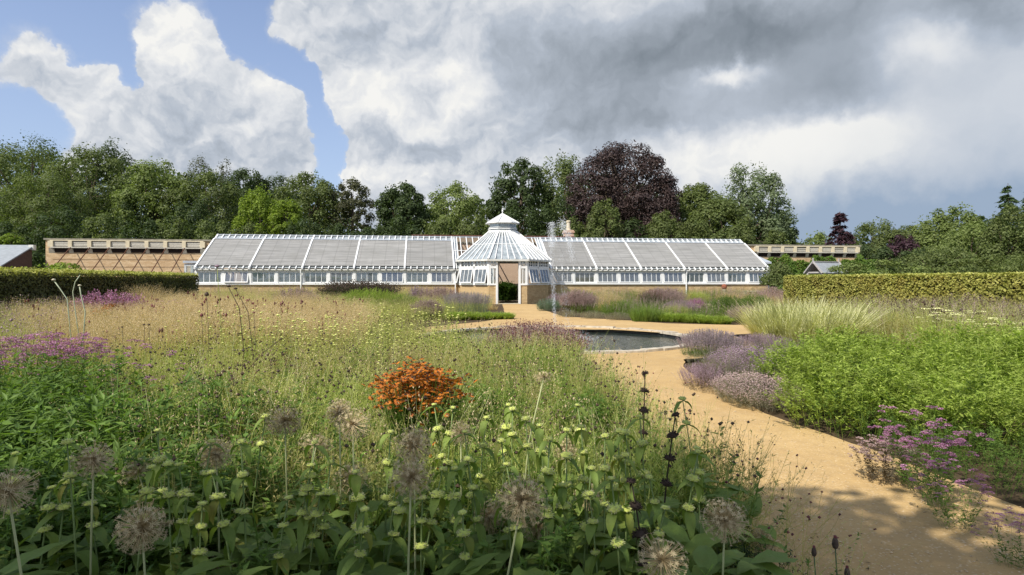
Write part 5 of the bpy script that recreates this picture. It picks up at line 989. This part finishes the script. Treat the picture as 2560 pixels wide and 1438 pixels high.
# ------------------------------------------------------------------ right bed before the glasshouse
XB = [('seedy_drift', 'brown seedy perennials left of the dark leafy row before the left wing', 740, 716, 60, 30, SPIKEB, S_BROWN, F_DULL, 180), ('grass_clump', 'straw grass against the left wing wall below the second window from the left end', 610, 712, 60, 30, WISPL, S_TAN, F_TAN, 160),
      ('leafy_clump', 'mid green leafy growth between the lime mound and the pink seedy shrub', 1010, 732, 40, 28, LEAFS, S_GR, S_GR, 200), ('flower_clump', 'dull mauve perennials at the right wing wall just right of the pavilion', 1400, 728, 34, 33, SPIKEB, S_GR, F_MAUVE, 120),
      ('leafy_clump', 'low yellow green growth in the middle of the right bed', 1690, 752, 40, 24.5, SPRAYF, S_YG, S_YG, 150), ('shrub', 'reddish heads just left of the white downpipe on the right wing', 1625, 718, 34, 32, KNOB, S_DARK, F_RED, 150)]
RB = XB + [('shrub', 'blue green low plants at the right of the entrance path', 1372, 744, 34, 29, LEAFS, S_BLUE, S_BLUE, 200), ('shrub', 'pinkish brown seedy shrub behind the fountain', 1445, 722, 48, 28, SPIKEB, S_BROWN, F_DULL, 260),
      ('grass_clump', 'tan hazy grass right of the fountain before the dwarf wall', 1518, 722, 40, 29, WISPL, S_TAN, F_TAN, 240), ('edging_mound', 'grey green edging mound left of three along the path', 1420, 772, 34, 24.2, LEAFS, S_GREY, F_MAUVE, 150),
      ('edging_mound', 'grey green edging mound in the middle of three along the path', 1480, 775, 38, 23.2, LEAFS, S_GREY, F_MAUVE, 170), ('edging_mound', 'grey green edging mound right of three along the path', 1545, 778, 38, 22.4, LEAFS, S_GREY, F_MAUVE, 170),
      ('leafy_clump', 'fresh green small leaved clump behind the grey edging', 1548, 748, 48, 25.5, LEAFS, S_GR, S_GR, 240), ('grass_fountain', 'upright fountain of fine green grass behind the pond', 1612, 742, 42, 21.6, TUFT, S_GR, S_YG, 110),
      ('shrub', 'dark purple brown row of heads under the right wing windows', 1660, 716, 62, 33, SPIKEB, S_DARK, F_DULL, 260), ('shrub', 'olive rounded mound against the right dwarf wall', 1738, 718, 36, 34.5, SPRAYF, S_YG, S_YG, 260),
      ('flower_clump', 'magenta flowering plant in the middle of the right bed', 1740, 742, 22, 27, SPIKEB, S_BROWN, F_MAG, 90), ('flower_clump', 'mauve low planting around the magenta flowers', 1700, 748, 50, 26, SPIKEB, S_GREY, F_MAUVE, 180),
      ('flower_clump', 'creamy yellow flowers above the bright grass edging', 1762, 756, 32, 23.5, UMBF, S_GR, F_CREAM, 14), ('leafy_clump', 'dark green leafy clump left of the brown red mound', 1822, 736, 52, 26, LEAFS, S_LEAF, S_LEAF, 300),
      ('leafy_clump', 'bright green leafy clump near the glasshouse right corner', 1890, 734, 42, 27, LEAFS, S_GR, S_GR, 260), ('shrub', 'brown red rounded mound at the right end of the bed', 1862, 762, 48, 21.2, SPIKEB, S_DARK, F_DULL, 240),
      ('shrub', 'tan brown growth between the glasshouse corner and the yellow hedge', 1930, 714, 36, 33, SPIKEB, S_TAN, F_DULL, 150)]
for nm, lb, px, top, hw, Y, tm, m0, m1, n in RB: clump(nm, lb, px, top, hw, 1, tm, [m0, m1], n, Y=Y, out=.4)
for k, (px, lb) in enumerate([(1662, 'low bright grass at the left end of the edging behind the pond'), (1698, 'low bright grass second from left behind the pond'), (1734, 'low bright grass in the middle of the edging behind the pond'), (1768, 'low bright grass second from right behind the pond'), (1802, 'low bright grass at the right end of the edging behind the pond')]):
    clump('grass_tuft', lb, px, 764 + k * 2, 32, .5, TUFTW, [S_LIME], 55, Y=21.6 - .3 * k, out=.5, group='low bright grasses behind the pond')
#PART4
# ------------------------------------------------------------------ near border: willowy green mass at the left
for k, (x, y, r, hh, lb) in enumerate([(-1.55, 3.0, .55, .80, 'right end of the dark green willow leaved plants behind the dried globes'), (-2.3, 2.75, .55, .82, 'dark green willow leaved plant behind the leftmost dried globes'), (-2.5, 3.6, .6, .90, 'green willow leaved plant in the middle of the left mass'),
        (-3.4, 3.7, .65, .93, 'green willow leaved plant under the big magenta patch'), (-1.9, 3.9, .5, .86, 'back right of the green willow leaved plants at the left'), (-3.6, 4.6, .7, .95, 'green willow leaved plant at the left picture edge'), (-3.1, 2.7, .5, .8, 'nearest willow leaved plant at the left picture edge'), (-1.15, 3.55, .32, .72, 'small willow leaved plant fading into the yellow green stems')]):
    t = empty('willow_leaved_plant', (x, y, 0), 0, lb, 'plant', 'green willow leaved plants at the left'); n = int(80 * r / .6 * r / .6); q = np.sqrt(R.random(n)); a = R.uniform(0, 2 * pi, n); xx, yy = q * np.cos(a) * r * .85, q * np.sin(a) * r * .85; b = Buf()
    scatter(b, BUSHB, xx, yy, hh * (1.03 - .35 * q ** 2.5) * R.uniform(.8, 1.08, n), .15, lean=(xx / r * .35, yy / r * .35)); b.obj('foliage', S_LEAF, t)
# ------------------------------------------------------------------ big soft leaves
def leafmesh(L, W, droop=.35, fold=.25, nx=7, heart=.0, wav=.0, curl=0.0):
    """broad pointed leaf along +x, base at the origin"""
    t = np.linspace(0, 1, nx + 1); w = W / 2 * np.clip(np.sin(pi * np.clip(t, 0, 1) ** (.62 - .15 * heart)) ** .85, 0, 1) * (1 - .12 * t); w[0] = W * (.06 + .22 * heart); w[-1] = .001
    ang = -droop * t * 1.6 + curl; xs = np.concatenate([[0], np.cumsum(np.cos(ang[:-1]) * L / nx)]); zs = np.concatenate([[0], np.cumsum(np.sin(ang[:-1]) * L / nx)])
    V = []
    for i in range(nx + 1):
        for j in (-1, -.5, 0, .5, 1): V.append((xs[i] - abs(j) * heart * .15 * L * (i == 0), j * w[i] * (1 - fold * .2), zs[i] + abs(j) * fold * w[i] + wav * sin(i * 2.3 + j * 3) * .5 * w[i]))
    return np.array(V), [(i * 5 + j, (i + 1) * 5 + j, (i + 1) * 5 + j + 1, i * 5 + j + 1) for i in range(nx) for j in range(4)]
def softleaf(name, a, b_, yell=None, dots=0):
    def fn(t):
        oi = t.n('ShaderNodeObjectInfo').outputs['Random']; r = t.n('ShaderNodeAttribute', attribute_name='rnd').outputs['Fac']
        f = t.m('FRACT', t.m('ADD', oi, r)); col = t.mix(f, (*a, 1), (*b_, 1)); n = t.noise(wpos(t), 14, 5, .6); col = t.mix(t.rng(n, .5, .75, 0, .55), col, ((yell or (.2, .21, .04))) + (1,))
        col = t.mix(t.rng(t.noise(wpos(t), 70, 3), .6, .8, 0, .35), col, (.03, .04, .01, 1))
        v = t.noise(wpos(t), 110, 2, .5); p = pbsdf(t, col, .6, .3, t.m('ADD', v, t.m('MULTIPLY', t.noise(wpos(t), 35, 2), 1.5)), .35, .004)
        tr = t.n('ShaderNodeBsdfTranslucent'); t.put(tr.inputs[0], t.mix(1.0, col, (1.2, 1.3, .5, 1), 'MULTIPLY')); mx = t.n('ShaderNodeMixShader'); mx.inputs[0].default_value = .3
        t.nt.links.new(p, mx.inputs[1]); t.nt.links.new(tr.outputs[0], mx.inputs[2]); return mx.outputs[0]
    return material(name, fn)
B_LEAF = softleaf('sage_leaf', (.15, .225, .045), (.26, .34, .07)); B_LEAFY = softleaf('yellowing_leaf', (.17, .21, .035), (.26, .27, .05), (.20, .12, .04)); B_STEM = plain('sage_stem', (.20, .27, .09), .6, .3, .2, 30)
B_HEAD = plain('green_whorl', (.50, .55, .13), .75, .2, .25, 60, .5); B_CAL = plain('pale_calyx', (.46, .46, .22), .7, .2, .2, 40)
D_STEM = plain('dead_stem', (.05, .035, .025), .8, .2, .3, 30); D_HEAD = plain('dead_whorl', (.06, .042, .032), .9, .1, .4, 60, .6); D_LEAF = plain('shrivelled_leaf', (.085, .05, .03), .9, .1, .3, 30)
A_PED = plain('allium_stalklets', (.44, .34, .18), .75, .2, .2, 30); A_STAR = plain('allium_stars', (.56, .46, .27), .75, .2, .2, 30); A_STEM = plain('allium_stem', (.40, .42, .20), .6, .3, .15, 8)
def mesh_of(b, name, mats, smooth=True): return b.mesh(name, mats if isinstance(mats, list) else [mats], smooth)
def mobj(name, me, parent, loc=(0, 0, 0), rot=(0, 0, 0), s=1):
    o = bpy.data.objects.new(name, me); COL.objects.link(o); o.parent = parent; o.location = loc; o.rotation_euler = rot; o.scale = (s, s, s); return o
rr = random.Random(21)
def leaf_me(name, m, L, W, **k):
    b = Buf(); V, Q = leafmesh(L, W, **k); b.add(V, Q, rnd=rr.random()); me = mesh_of(b, name, m)
    return me
BRACT = [leaf_me('bract_leaf_mesh', B_LEAF if i % 4 else B_LEAFY, rr.uniform(.10, .15), rr.uniform(.036, .054), droop=rr.uniform(.55, .95), fold=.4, wav=.15) for i in range(8)]
BASAL = [leaf_me('basal_leaf_mesh', B_LEAF if i % 5 else B_LEAFY, rr.uniform(.17, .25), rr.uniform(.085, .125), droop=rr.uniform(.2, .6), fold=.22, heart=.8, wav=.22, curl=.35, nx=8) for i in range(10)]
def whorl_mesh(r, dead=False):
    b = Buf(); k = 16; prof = [(.001, .55), (.45, .52), (.78, .38), (.98, .12), (1.0, -.08), (.8, -.28), (.3, -.36), (.001, -.36)]
    V = [(r * q * (1 + .05 * sin(3.1 * j + i)) * cos(2 * pi * j / k), r * q * (1 + .05 * sin(3.1 * j + i)) * sin(2 * pi * j / k), r * z) for i, (q, z) in enumerate(prof) for j in range(k)]
    b.add(V, [(i * k + j, (i + 1) * k + j, (i + 1) * k + (j + 1) % k, i * k + (j + 1) % k) for i in range(len(prof) - 1) for j in range(k)], rnd=.5)
    for j in range(34 if not dead else 46):            # calyx tubes round the rim
        a = rr.uniform(0, 2 * pi); e = rr.uniform(-.35, .75) if not dead else rr.uniform(-.5, 1.2); d = Vector((cos(a) * cos(e), sin(a) * cos(e), sin(e))); q = Vector((cos(a), sin(a), 0)) * r * .75 * cos(e) + Vector((0, 0, r * .5 * sin(e)))
        b.tube([q, q + d * r * (.42 if not dead else .55)], [r * .10, r * .07], 4, mat=1)
    return mesh_of(b, 'whorl_mesh', [D_HEAD, D_STEM] if dead else [B_HEAD, B_CAL], False)
WHM = [whorl_mesh(r) for r in (.026, .023, .020)]; DWH = [whorl_mesh(r, True) for r in (.025, .022)]
def phlomis(h, dead=False):
    t = empty('phlomis_stalk', (0, 0, 0)); lx, ly = rr.uniform(-.09, .09), rr.uniform(-.06, .06)
    P = lambda f: Vector((lx * f * f, ly * f * f, h * f)); b = Buf(); b.tube([P(i / 6) for i in range(7)], [.0045, .0042, .004, .0038, .0034, .003, .0026], 6); b.obj('stem', D_STEM if dead else B_STEM, t, True)
    nw = rr.choice((2, 3, 3, 4)) if not dead else 4; f = 1.0; gap = rr.uniform(.09, .125) / h * (1.0 if not dead else .9)
    for k in range(nw):
        c = P(f); s = (.72 if k == 0 else 1.0) * rr.uniform(.85, 1.1); mobj('seed_head', rr.choice(DWH if dead else WHM), t, c, (rr.uniform(-.15, .15), rr.uniform(-.15, .15), rr.uniform(0, 6)), s)
        if not dead or k < 3:
            a0 = rr.uniform(0, pi)
            for q in range(2 if not dead else rr.choice((1, 2))):
                me = rr.choice(BRACT); o = mobj('leaf', me, t, c - Vector((0, 0, .012)), (0, rr.uniform(.15, .75), a0 + q * pi + rr.uniform(-.2, .2)), rr.uniform(.55, .85) + .17 * k if not dead else .5)
                if dead: o.data = DBR
        f -= gap * (1 + .12 * k)
    if not dead:
        for k in range(rr.choice((1, 2))):
            f -= gap * 1.2; a0 = rr.uniform(0, pi)
            if f < .25: break
            for q in range(2): mobj('leaf', rr.choice(BRACT), t, P(f), (0, rr.uniform(-.1, .45), a0 + q * pi), rr.uniform(1.2, 1.5))
        for k in range(rr.choice((2, 3))):
            a = rr.uniform(0, 2 * pi); z = rr.uniform(.1, .42) * h; mobj('basal_leaf', rr.choice(BASAL), t, (cos(a) * .02, sin(a) * .02, z), (rr.uniform(-.3, .3), rr.uniform(-.7, .1), a), rr.uniform(.7, 1.1))
    return t
DBR = leaf_me('dead_leaf_mesh', D_LEAF, .10, .016, droop=1.2, fold=.8, wav=.5)
protos = [phlomis(.86) for _ in range(7)]; used = [False] * 7
HEADS = [(130, 1160), (408, 1070), (470, 1105), (500, 1152), (440, 1168), (615, 1045), (622, 1108), (740, 1110), (715, 1162), (785, 1168), (900, 1165), (955, 1090), (960, 1146), (1005, 1132), (1105, 1026), (1128, 1008), (1190, 1046),
    (1196, 1078), (1250, 1015), (1285, 1018), (1340, 1042), (1370, 1062), (1352, 1108), (1475, 1015), (1470, 1062), (1565, 1150), (1620, 1040), (1603, 1090), (1750, 1000), (1745, 1120), (1500, 1100), (1560, 1185), (1680, 1200), (1212, 1150),
    (1290, 1108), (92, 1225), (262, 1215), (392, 1240), (330, 1180), (600, 1175), (556, 1225), (680, 1255), (822, 1215), (880, 1255), (935, 1225), (1062, 1240), (1135, 1160), (1142, 1225), (1382, 1235), (1450, 1150), (1600, 1255), (1500, 1250),
    (28, 1130), (200, 1110), (1030, 1180), (760, 1230), (1250, 1200), (1320, 1165), (1420, 1200), (1180, 1255), (480, 1250), (1690, 1120), (1410, 1085), (1540, 1080)]
ALL = [  # dried globes: px, py, radius px, lean, label
 (235, 1150, 66, -.1, 'dried tan globe head at left with the tall pale stem leaning left'), (20, 1228, 84, .1, 'large dried globe head cut by the left picture edge'), (355, 1318, 74, 0, 'large dried globe head low at left with open spokes'), (345, 1182, 52, .3, 'open dried globe head right of the dense left one on a slanting stem'),
 (150, 1285, 40, .05, 'small broken dried globe head below the left pair'), (540, 1135, 50, 0, 'brownish dried globe head in the shade under the green willow leaves'), (712, 1052, 54, 0, 'soft brown dried globe head against the yellow green stems'), (882, 1062, 60, 0, 'soft brown dried globe head left of the orange daisies'),
 (848, 1030, 44, 0, 'faint tan dried globe head furthest back left of the orange daisies'), (790, 1118, 56, -.25, 'wide sparse dried globe head below the two soft brown ones'), (880, 1192, 52, 0, 'purplish dried globe head in the middle of the near border'), (1035, 1112, 66, 0, 'dense dried globe head just below the small orange cluster'),
 (1028, 1192, 76, -.05, 'large spiky dried globe head under the dense one'), (1152, 1082, 42, 0, 'small grey dried globe head right of the orange daisies'), (1305, 1250, 78, -.2, 'large dried globe head with long pale curved stem'), (1222, 1290, 56, 0, 'shaded dried globe head left of the one with curved pale stem'),
 (1345, 1320, 58, .1, 'brownish dried globe head under the one with curved pale stem'), (1415, 1125, 36, 0, 'small pinkish dried globe head among the right stalks'), (1470, 1240, 42, 0, 'small grey dried globe head behind the broad right leaves'), (1655, 1400, 92, 0, 'nearest and largest dried globe head at the bottom edge right of centre'),
 (1812, 1300, 72, 0, 'dried globe head before the shaded path at right'), (1360, 942, 38, -.25, 'flat topped tan head standing alone in the yellow green stems'), (560, 1432, 58, 0, 'dried globe head half below the bottom edge at left'), (1905, 1352, 40, 0, 'small dried globe head on the path side at lower right')]
def near_label(px, py):
    best = min(ALL, key=lambda a: abs(a[0] - px) + abs(a[1] - py)); L = best[4].replace('dried globe head', 'globe').replace('with the tall pale stem leaning left', '').replace('large ', '').split()
    side = ('left of' if px < best[0] - 25 else 'right of' if px > best[0] + 25 else ('above' if py < best[1] else 'below')); return ' '.join((['green', 'whorled', 'stalk', *side.split(), 'the'] + L)[:16])
seen = {}
for i, (px, py) in enumerate(HEADS):
    h = .88 if py < 1120 else .80 if py < 1200 else .70; x, y = TOP(px, py, h); k = rr.randrange(7)
    if used[k]: t = copy_tree(protos[k])
    else: t = protos[k]; used[k] = True
    s = h / .86; t.location = (x - .0, y, 0); t.rotation_euler = (rr.uniform(-.05, .05), rr.uniform(-.05, .05), rr.uniform(0, 6.28)); t.scale = (1.0, 1.0, s)
    lb = near_label(px, py); seen[lb] = seen.get(lb, 0) + 1
    if seen[lb] > 1: lb = ('second ', 'third ', 'fourth ', 'fifth ', 'sixth ')[min(4, seen[lb] - 2)] + ' '.join(lb.split()[:15])
    tag(t, lb, 'plant', 'whorled phlomis stalks in the near border')
for px, py, h, lb in [(1605, 936, .98, 'tallest blackened dead whorled stalk standing against the sandy path'), (1648, 1040, .9, 'second blackened dead whorled stalk with hanging shrivelled leaf'), (1628, 1215, .72, 'lowest blackened dead whorled stalk in the leaves')]:
    x, y = TOP(px, py, h); t = phlomis(h, True); t.location = (x, y, 0); tag(t, lb, 'plant', 'dead whorled stalks in the near border')
# dried allium globes
def allium_head(r, n, flat=1.0, up=0):
    b = Buf(); i = np.arange(n) + .5; ph = np.arccos(1 - 2 * i / n); th = pi * (1 + 5 ** .5) * i; D = np.stack([np.cos(th) * np.sin(ph), np.sin(th) * np.sin(ph), np.cos(ph)], 1) + R.normal(0, .09, (n, 3)); D = unit(D)
    if up: D = D[D[:, 2] > up]
    D[:, 2] *= flat
    for d in D:
        d = Vector(d); L = r * R.uniform(.74, 1.10); e = d * L; m = d * L * .5 + Vector(R.normal(0, .03, 3)) * r; b.tube([d * .004, m, e], [.0016, .0013, .0011], 3, cap=False)
        ax = d.normalized(); a = ax.orthogonal().normalized(); c = ax.cross(a); k0 = R.uniform(0, 2); ns = 6; dirs = np.array([(a * cos(k0 + 2 * pi * q / ns) + c * sin(k0 + 2 * pi * q / ns) + ax * .35).normalized()[:] for q in range(ns)]); sl = r * .15 * R.uniform(.8, 1.2)
        leafquads(b, np.array(e)[None] + dirs * sl * .5, np.broadcast_to(np.array(ax), (ns, 3)), sl, .0027 * r / .085, mat=1, T=dirs)
        V, T = octa(); b.add(V * r * .026 + np.array(e), T=T, mat=1)
    return b.mesh('allium_head_mesh', [A_PED, A_STAR])
AH = [allium_head(.085, 150), allium_head(.085, 115), allium_head(.085, 185), allium_head(.085, 110, up=-.35), allium_head(.085, 60, .35, up=.0)]
for i, (px, py, rp, ln, lb) in enumerate(ALL):
    rp *= .88; R0 = .085 if rp > 45 else .07 if rp > 38 else .065; y = R0 * F / rp; R0 *= .9; x, z = X(px, y), Z(py, y); bx = x + ln * z * .5; t = empty('allium', (bx, y + .03, 0), 0, lb, 'allium', 'dried allium globes in the near border')
    b = Buf(); top = Vector((x - bx, -.03, z)); pts = [Vector((0, 0, 0)), Vector(((x - bx) * .15, 0, z * .35)), Vector(((x - bx) * .45, -.01, z * .7)), top]; b.tube(pts, [.0045, .004, .0036, .003], 7); b.obj('stem', A_STEM, t, True)
    k = 4 if i == 21 else 3 if i in (3, 4, 9) else i % 3; mobj('flower_head', AH[k], t, top, (R.uniform(-.6, .6), R.uniform(-.6, .6), R.uniform(0, 6)), R0 / .085 * R.uniform(.92, 1.08)).scale.z *= R.uniform(.8, 1.0)
# willowy shoots growing among the dried globes
field('border_foliage', 'green leafy shoots growing up between the dried globes', [(-2.2, 2.5), (-1.5, 1.5), (1.0, 1.6), (1.3, 2.9), (-1.5, 3.0)], [(BUSH, 9, .2, .66), (LEAFS, 16, .2, .62)], [S_LEAF, F_DK], (.75, 1.1))
# low broad leaves carpeting the near border
b = Buf(); lv = [leafmesh(rr.uniform(.16, .25), rr.uniform(.08, .12), droop=rr.uniform(.2, .7), fold=.22, heart=.8, wav=.22, curl=.4, nx=7) for _ in range(6)]; tm = [(V, (np.array(Q), np.zeros(len(Q), int), np.full(len(Q), .5)), (np.zeros((0, 3), int), np.zeros(0, int), np.zeros(0))) for V, Q in lv]
x, y = poly_pts([(-2.6, 2.6), (-1.9, 1.2), (-.9, .85), (.75, .85), (1.05, 1.5), (1.15, 3.05), (-1.2, 3.1)], 260, clear=True); scatter(b, tm, x, y, R.uniform(.7, 1.15, len(x)), .45, z=R.uniform(.06, .50, len(x)), rj=1.0)
o = b.obj('leaf_carpet', B_LEAF, smooth=True); tag(o, 'carpet of broad sage green leaves shading the ground of the near border', 'ground cover', kind='stuff')
FG = [(-2.4, 3.1), (-1.5, 2.9), (1.0, 2.9), (1.25, 3.2), (1.3, 4.0), (1.1, 4.0), (-1.2, 3.1)]
field('border_foliage', 'green wispy stems behind the near whorled stalks', FG, [(SPRAYF, 90, .25, .72), (LEAFS, 30, .25, .5)], [S_GR, F_DK], (.8, 1.1))
EDGE = [(.95, 1.5), (1.28, 2.6), (1.5, 3.3), (1.58, 3.9), (1.35, 4.5), (1.1, 4.2), (1.0, 2.9)]
_op = on_path
def on_path(x, y, m=0.0): return np.zeros(x.shape, bool)
field('path_edge_wisps', 'airy yellow green wisps with red dots leaning over the near path', EDGE, [(SPRAYF, 95, .4, .55), (SPRAY, 90, .4, .62), (SPRAYK, 30, .4, .66)], [S_YG, F_RED], (.75, 1.15))
E2 = [(.95, 4.4), (1.35, 4.4), (1.2, 6.5), (.95, 8.6), (.7, 8.8), (.85, 6)]
field('path_edge_wisps', 'airy brownish wisps with dark knobs along the far path edge', E2, [(SPRAYK, 26, .3, .72), (SPRAYF, 30, .3, .55)], [S_GREY, F_RED], (.7, 1.15))
on_path = _op
t = clump('leafy_clump', 'dark blue green leafy plant at the bottom edge beside the path', 1880, 1345, 75, .4, LEAFS, [S_DARK], 90, out=.5)
# tall stray stems
def stray(name, lb, pts, r, heads, hm, hr, m, tall=1.0, group=None):
    t = empty(name, pts[0], 0, lb, 'plant', group); p0 = Vector(pts[0]); b = Buf(); b.tube([Vector(p) - p0 for p in pts], r, 5); b.obj('stem', m, t, True)
    for h in heads: b = Buf(); b.lathe([(.001, -.5 * hr), (hr * .8, -.3 * hr), (hr, .05 * hr), (hr * .7, .45 * hr * tall), (.001, .7 * hr * tall)], 9); o = b.obj('seed_head', hm, t, True); o.location = Vector(h) - p0
def pt(px, py, Y): return (X(px, Y), Y, Z(py, Y))
G2 = 'tall stray stems rising from the left border'
stray('scabious_stem', 'tall dark curved bare stem in the left half of the meadow', [(X(566, 5.2), 5.2, 0), pt(598, 1000, 5.2), pt(610, 880, 5.2), pt(598, 770, 5.2), pt(572, 720, 5.2)], .004, [pt(572, 716, 5.2)], F_DK, .02, S_BROWN, group=G2)
stray('scabious_stem', 'second tall dark stem forking right of the first', [(X(575, 5.0), 5.0, 0), pt(605, 940, 5.0), pt(660, 880, 5.0), pt(700, 850, 5.0)], .0035, [pt(702, 848, 5)], F_DK, .014, S_BROWN, group=G2)
stray('scabious_stem', 'tall dark stem curving right behind the first', [(X(640, 5.6), 5.6, 0), pt(632, 880, 5.6), pt(620, 780, 5.6), pt(590, 725, 5.6)], .0035, [pt(589, 722, 5.6)], F_DK, .018, S_BROWN, group=G2)
stray('pincushion_stem', 'solitary tall stem with round mauve head before the glasshouse left eaves', [(X(560, 7), 7, 0), pt(552, 800, 7), pt(546, 720, 7), pt(543, 668, 7)], .003, [pt(543, 666, 7)], F_MAUVE, .03, S_YG, group=G2)
M_PST = plain('pale_green_stem', (.40, .44, .30), .6, .3); M_PHD = plain('pale_capitulum', (.55, .50, .36), .8, .2)
stray('cephalaria_stem', 'pale leaning stem with cream knob before the dark hedge, left one', [(X(190, 8), 8, 0), pt(168, 748, 8), pt(150, 722, 8), pt(135, 702, 8)], .007, [pt(134, 700, 8)], M_PHD, .026, M_PST, group='pale stems before the dark hedge')
stray('cephalaria_stem', 'pale wavy stem before the dark hedge, middle one', [(X(190, 8), 8.2, 0), pt(187, 770, 8.2), pt(182, 730, 8.2), pt(188, 705, 8.2), pt(200, 688, 8.2)], .006, [], M_PHD, .02, M_PST, group='pale stems before the dark hedge')
stray('cephalaria_stem', 'pale stem with cream knob before the dark hedge, right one', [(X(225, 8), 7.8, 0), pt(213, 780, 7.8), pt(202, 735, 7.8), pt(199, 716, 7.8)], .007, [pt(199, 714, 7.8)], M_PHD, .022, M_PST, group='pale stems before the dark hedge')
for k, (px, py, w) in enumerate([(517, 738, .035), (504, 790, .028), (360, 812, .022), (372, 812, .022), (305, 818, .018), (635, 782, .02), (860, 870, .018)]):
    Y = 6.5; stray('burnet_stem', ['tallest dark oval head on a thin stem over the golden grass', 'brown oval head below the tallest dark one', 'left of a close pair of small black knobs over the golden grass', 'right of a close pair of small black knobs over the golden grass', 'small black knob left of the close pair', 'flat dark red head before the golden grass', 'black knob head in the yellow green meadow centre'][k],
        [(X(px + 8, Y), Y, 0), pt(px + 4, py + 90, Y), pt(px, py, Y)], .0025, [pt(px, py, Y)], F_RED if k in (1, 5) else F_DK, w * .7, S_BROWN, 2.2 if k < 2 else 1.0, 'dark headed stems over the golden grass')
# knapweed-like buds at the bottom right
TH = plain('scaly_bud', (.09, .065, .05), .85, .15, .5, 60, .6); THS = plain('bud_stem', (.09, .14, .05), .6, .3, .2, 30); THR = plain('bud_tip', (.16, .05, .05), .8, .2)
for px, py, s, lb in [(2088, 1352, 1.0, 'upright brown scaly bud with reddish tip above the lower path'), (2035, 1372, .8, 'smaller split brown bud left of the upright one'), (2118, 1425, .9, 'dark bud at the bottom edge right of the upright one')]:
    Y = 2.35; t = empty('knapweed', (X(px - 10, Y) + .02, Y, 0), 0, lb, 'plant', 'brown buds at the bottom right'); p0 = t.location.copy(); tp = Vector(pt(px, py + 14, Y)); b = Buf(); b.tube([(0, 0, 0), tuple((tp - p0) * .6 + Vector((.01, 0, 0))), tuple(tp - p0)], [.003, .0028, .0022], 6); b.obj('stem', THS, t, True)
    b = Buf(); b.lathe([(.001, -.012), (.009, -.006), (.0125, .006), (.010, .024), (.006, .034), (.001, .036)], 12); o = b.obj('bud', TH, t, True); o.location = tp - p0; o.scale = (s,) * 3
    b = Buf(); b.lathe([(.005, .030), (.0065, .036), (.0055, .042), (.001, .043)], 10); o2 = b.obj('bud_tip', THR, t, True); o2.location = tp - p0; o2.scale = (s,) * 3
    b = Buf(); V, Q = leafmesh(.06, .012, droop=.4, fold=.3); b.add(V, Q); o = b.obj('leaf', S_LEAF, t, True); o.location = (tp - p0) * .7; o.rotation_euler = (0, -.4, 2.6)
    b = Buf(); b.add(V, Q); o = b.obj('leaf', S_LEAF, t, True); o.location = (tp - p0) * .75; o.rotation_euler = (0, -.2, -.3)
# loose grit on the near path
n = 5200; x = R.uniform(1.2, 3.4, n); y = 2.2 + 8 * R.random(n) ** 1.6; ed = np.minimum(np.abs(x - 1.65), np.abs(x - 3.15)); ok = inA(x, y) & ((R.random(n) < .35) | (ed < .22)); x, y = x[ok], y[ok]; n = len(x)
V, T = octa(); b = Buf(); s_ = R.uniform(.0025, .008, n) * (1 + (R.random(n) < .03)); jit = R.uniform(.6, 1.3, (n, 6, 1)); VV = V[None] * jit * s_[:, None, None] * np.array([1, 1, .6]) + np.stack([x, y, .012 + s_ * .2], 1)[:, None]
b.add(VV.reshape(-1, 3), T=(T[None] + (np.arange(n) * 6)[:, None, None]).reshape(-1, 3), rnd=np.repeat(R.random(n), 8)); tag(b.obj('gravel', plain('pale_grit', (.60, .47, .29), .9, .1, .35, 40)), 'loose pale grit lying on the sandy path', 'gravel', kind='stuff')
b = Buf(); n = 420; y = R.uniform(2.3, 9, n); x = np.where(R.random(n) < .5, 1.72 + np.abs(R.normal(0, .16, n)), 3.15 - np.abs(R.normal(0, .2, n))); leafquads(b, np.stack([x, y, np.full(n, .02)], 1), np.array([0, 0, 1.0]) + R.normal(0, .25, (n, 3)), R.uniform(.012, .035, n), .009); tag(b.obj('fallen_leaves', S_BROWN), 'small brown fallen leaves along the path edges', 'fallen leaves', kind='stuff')
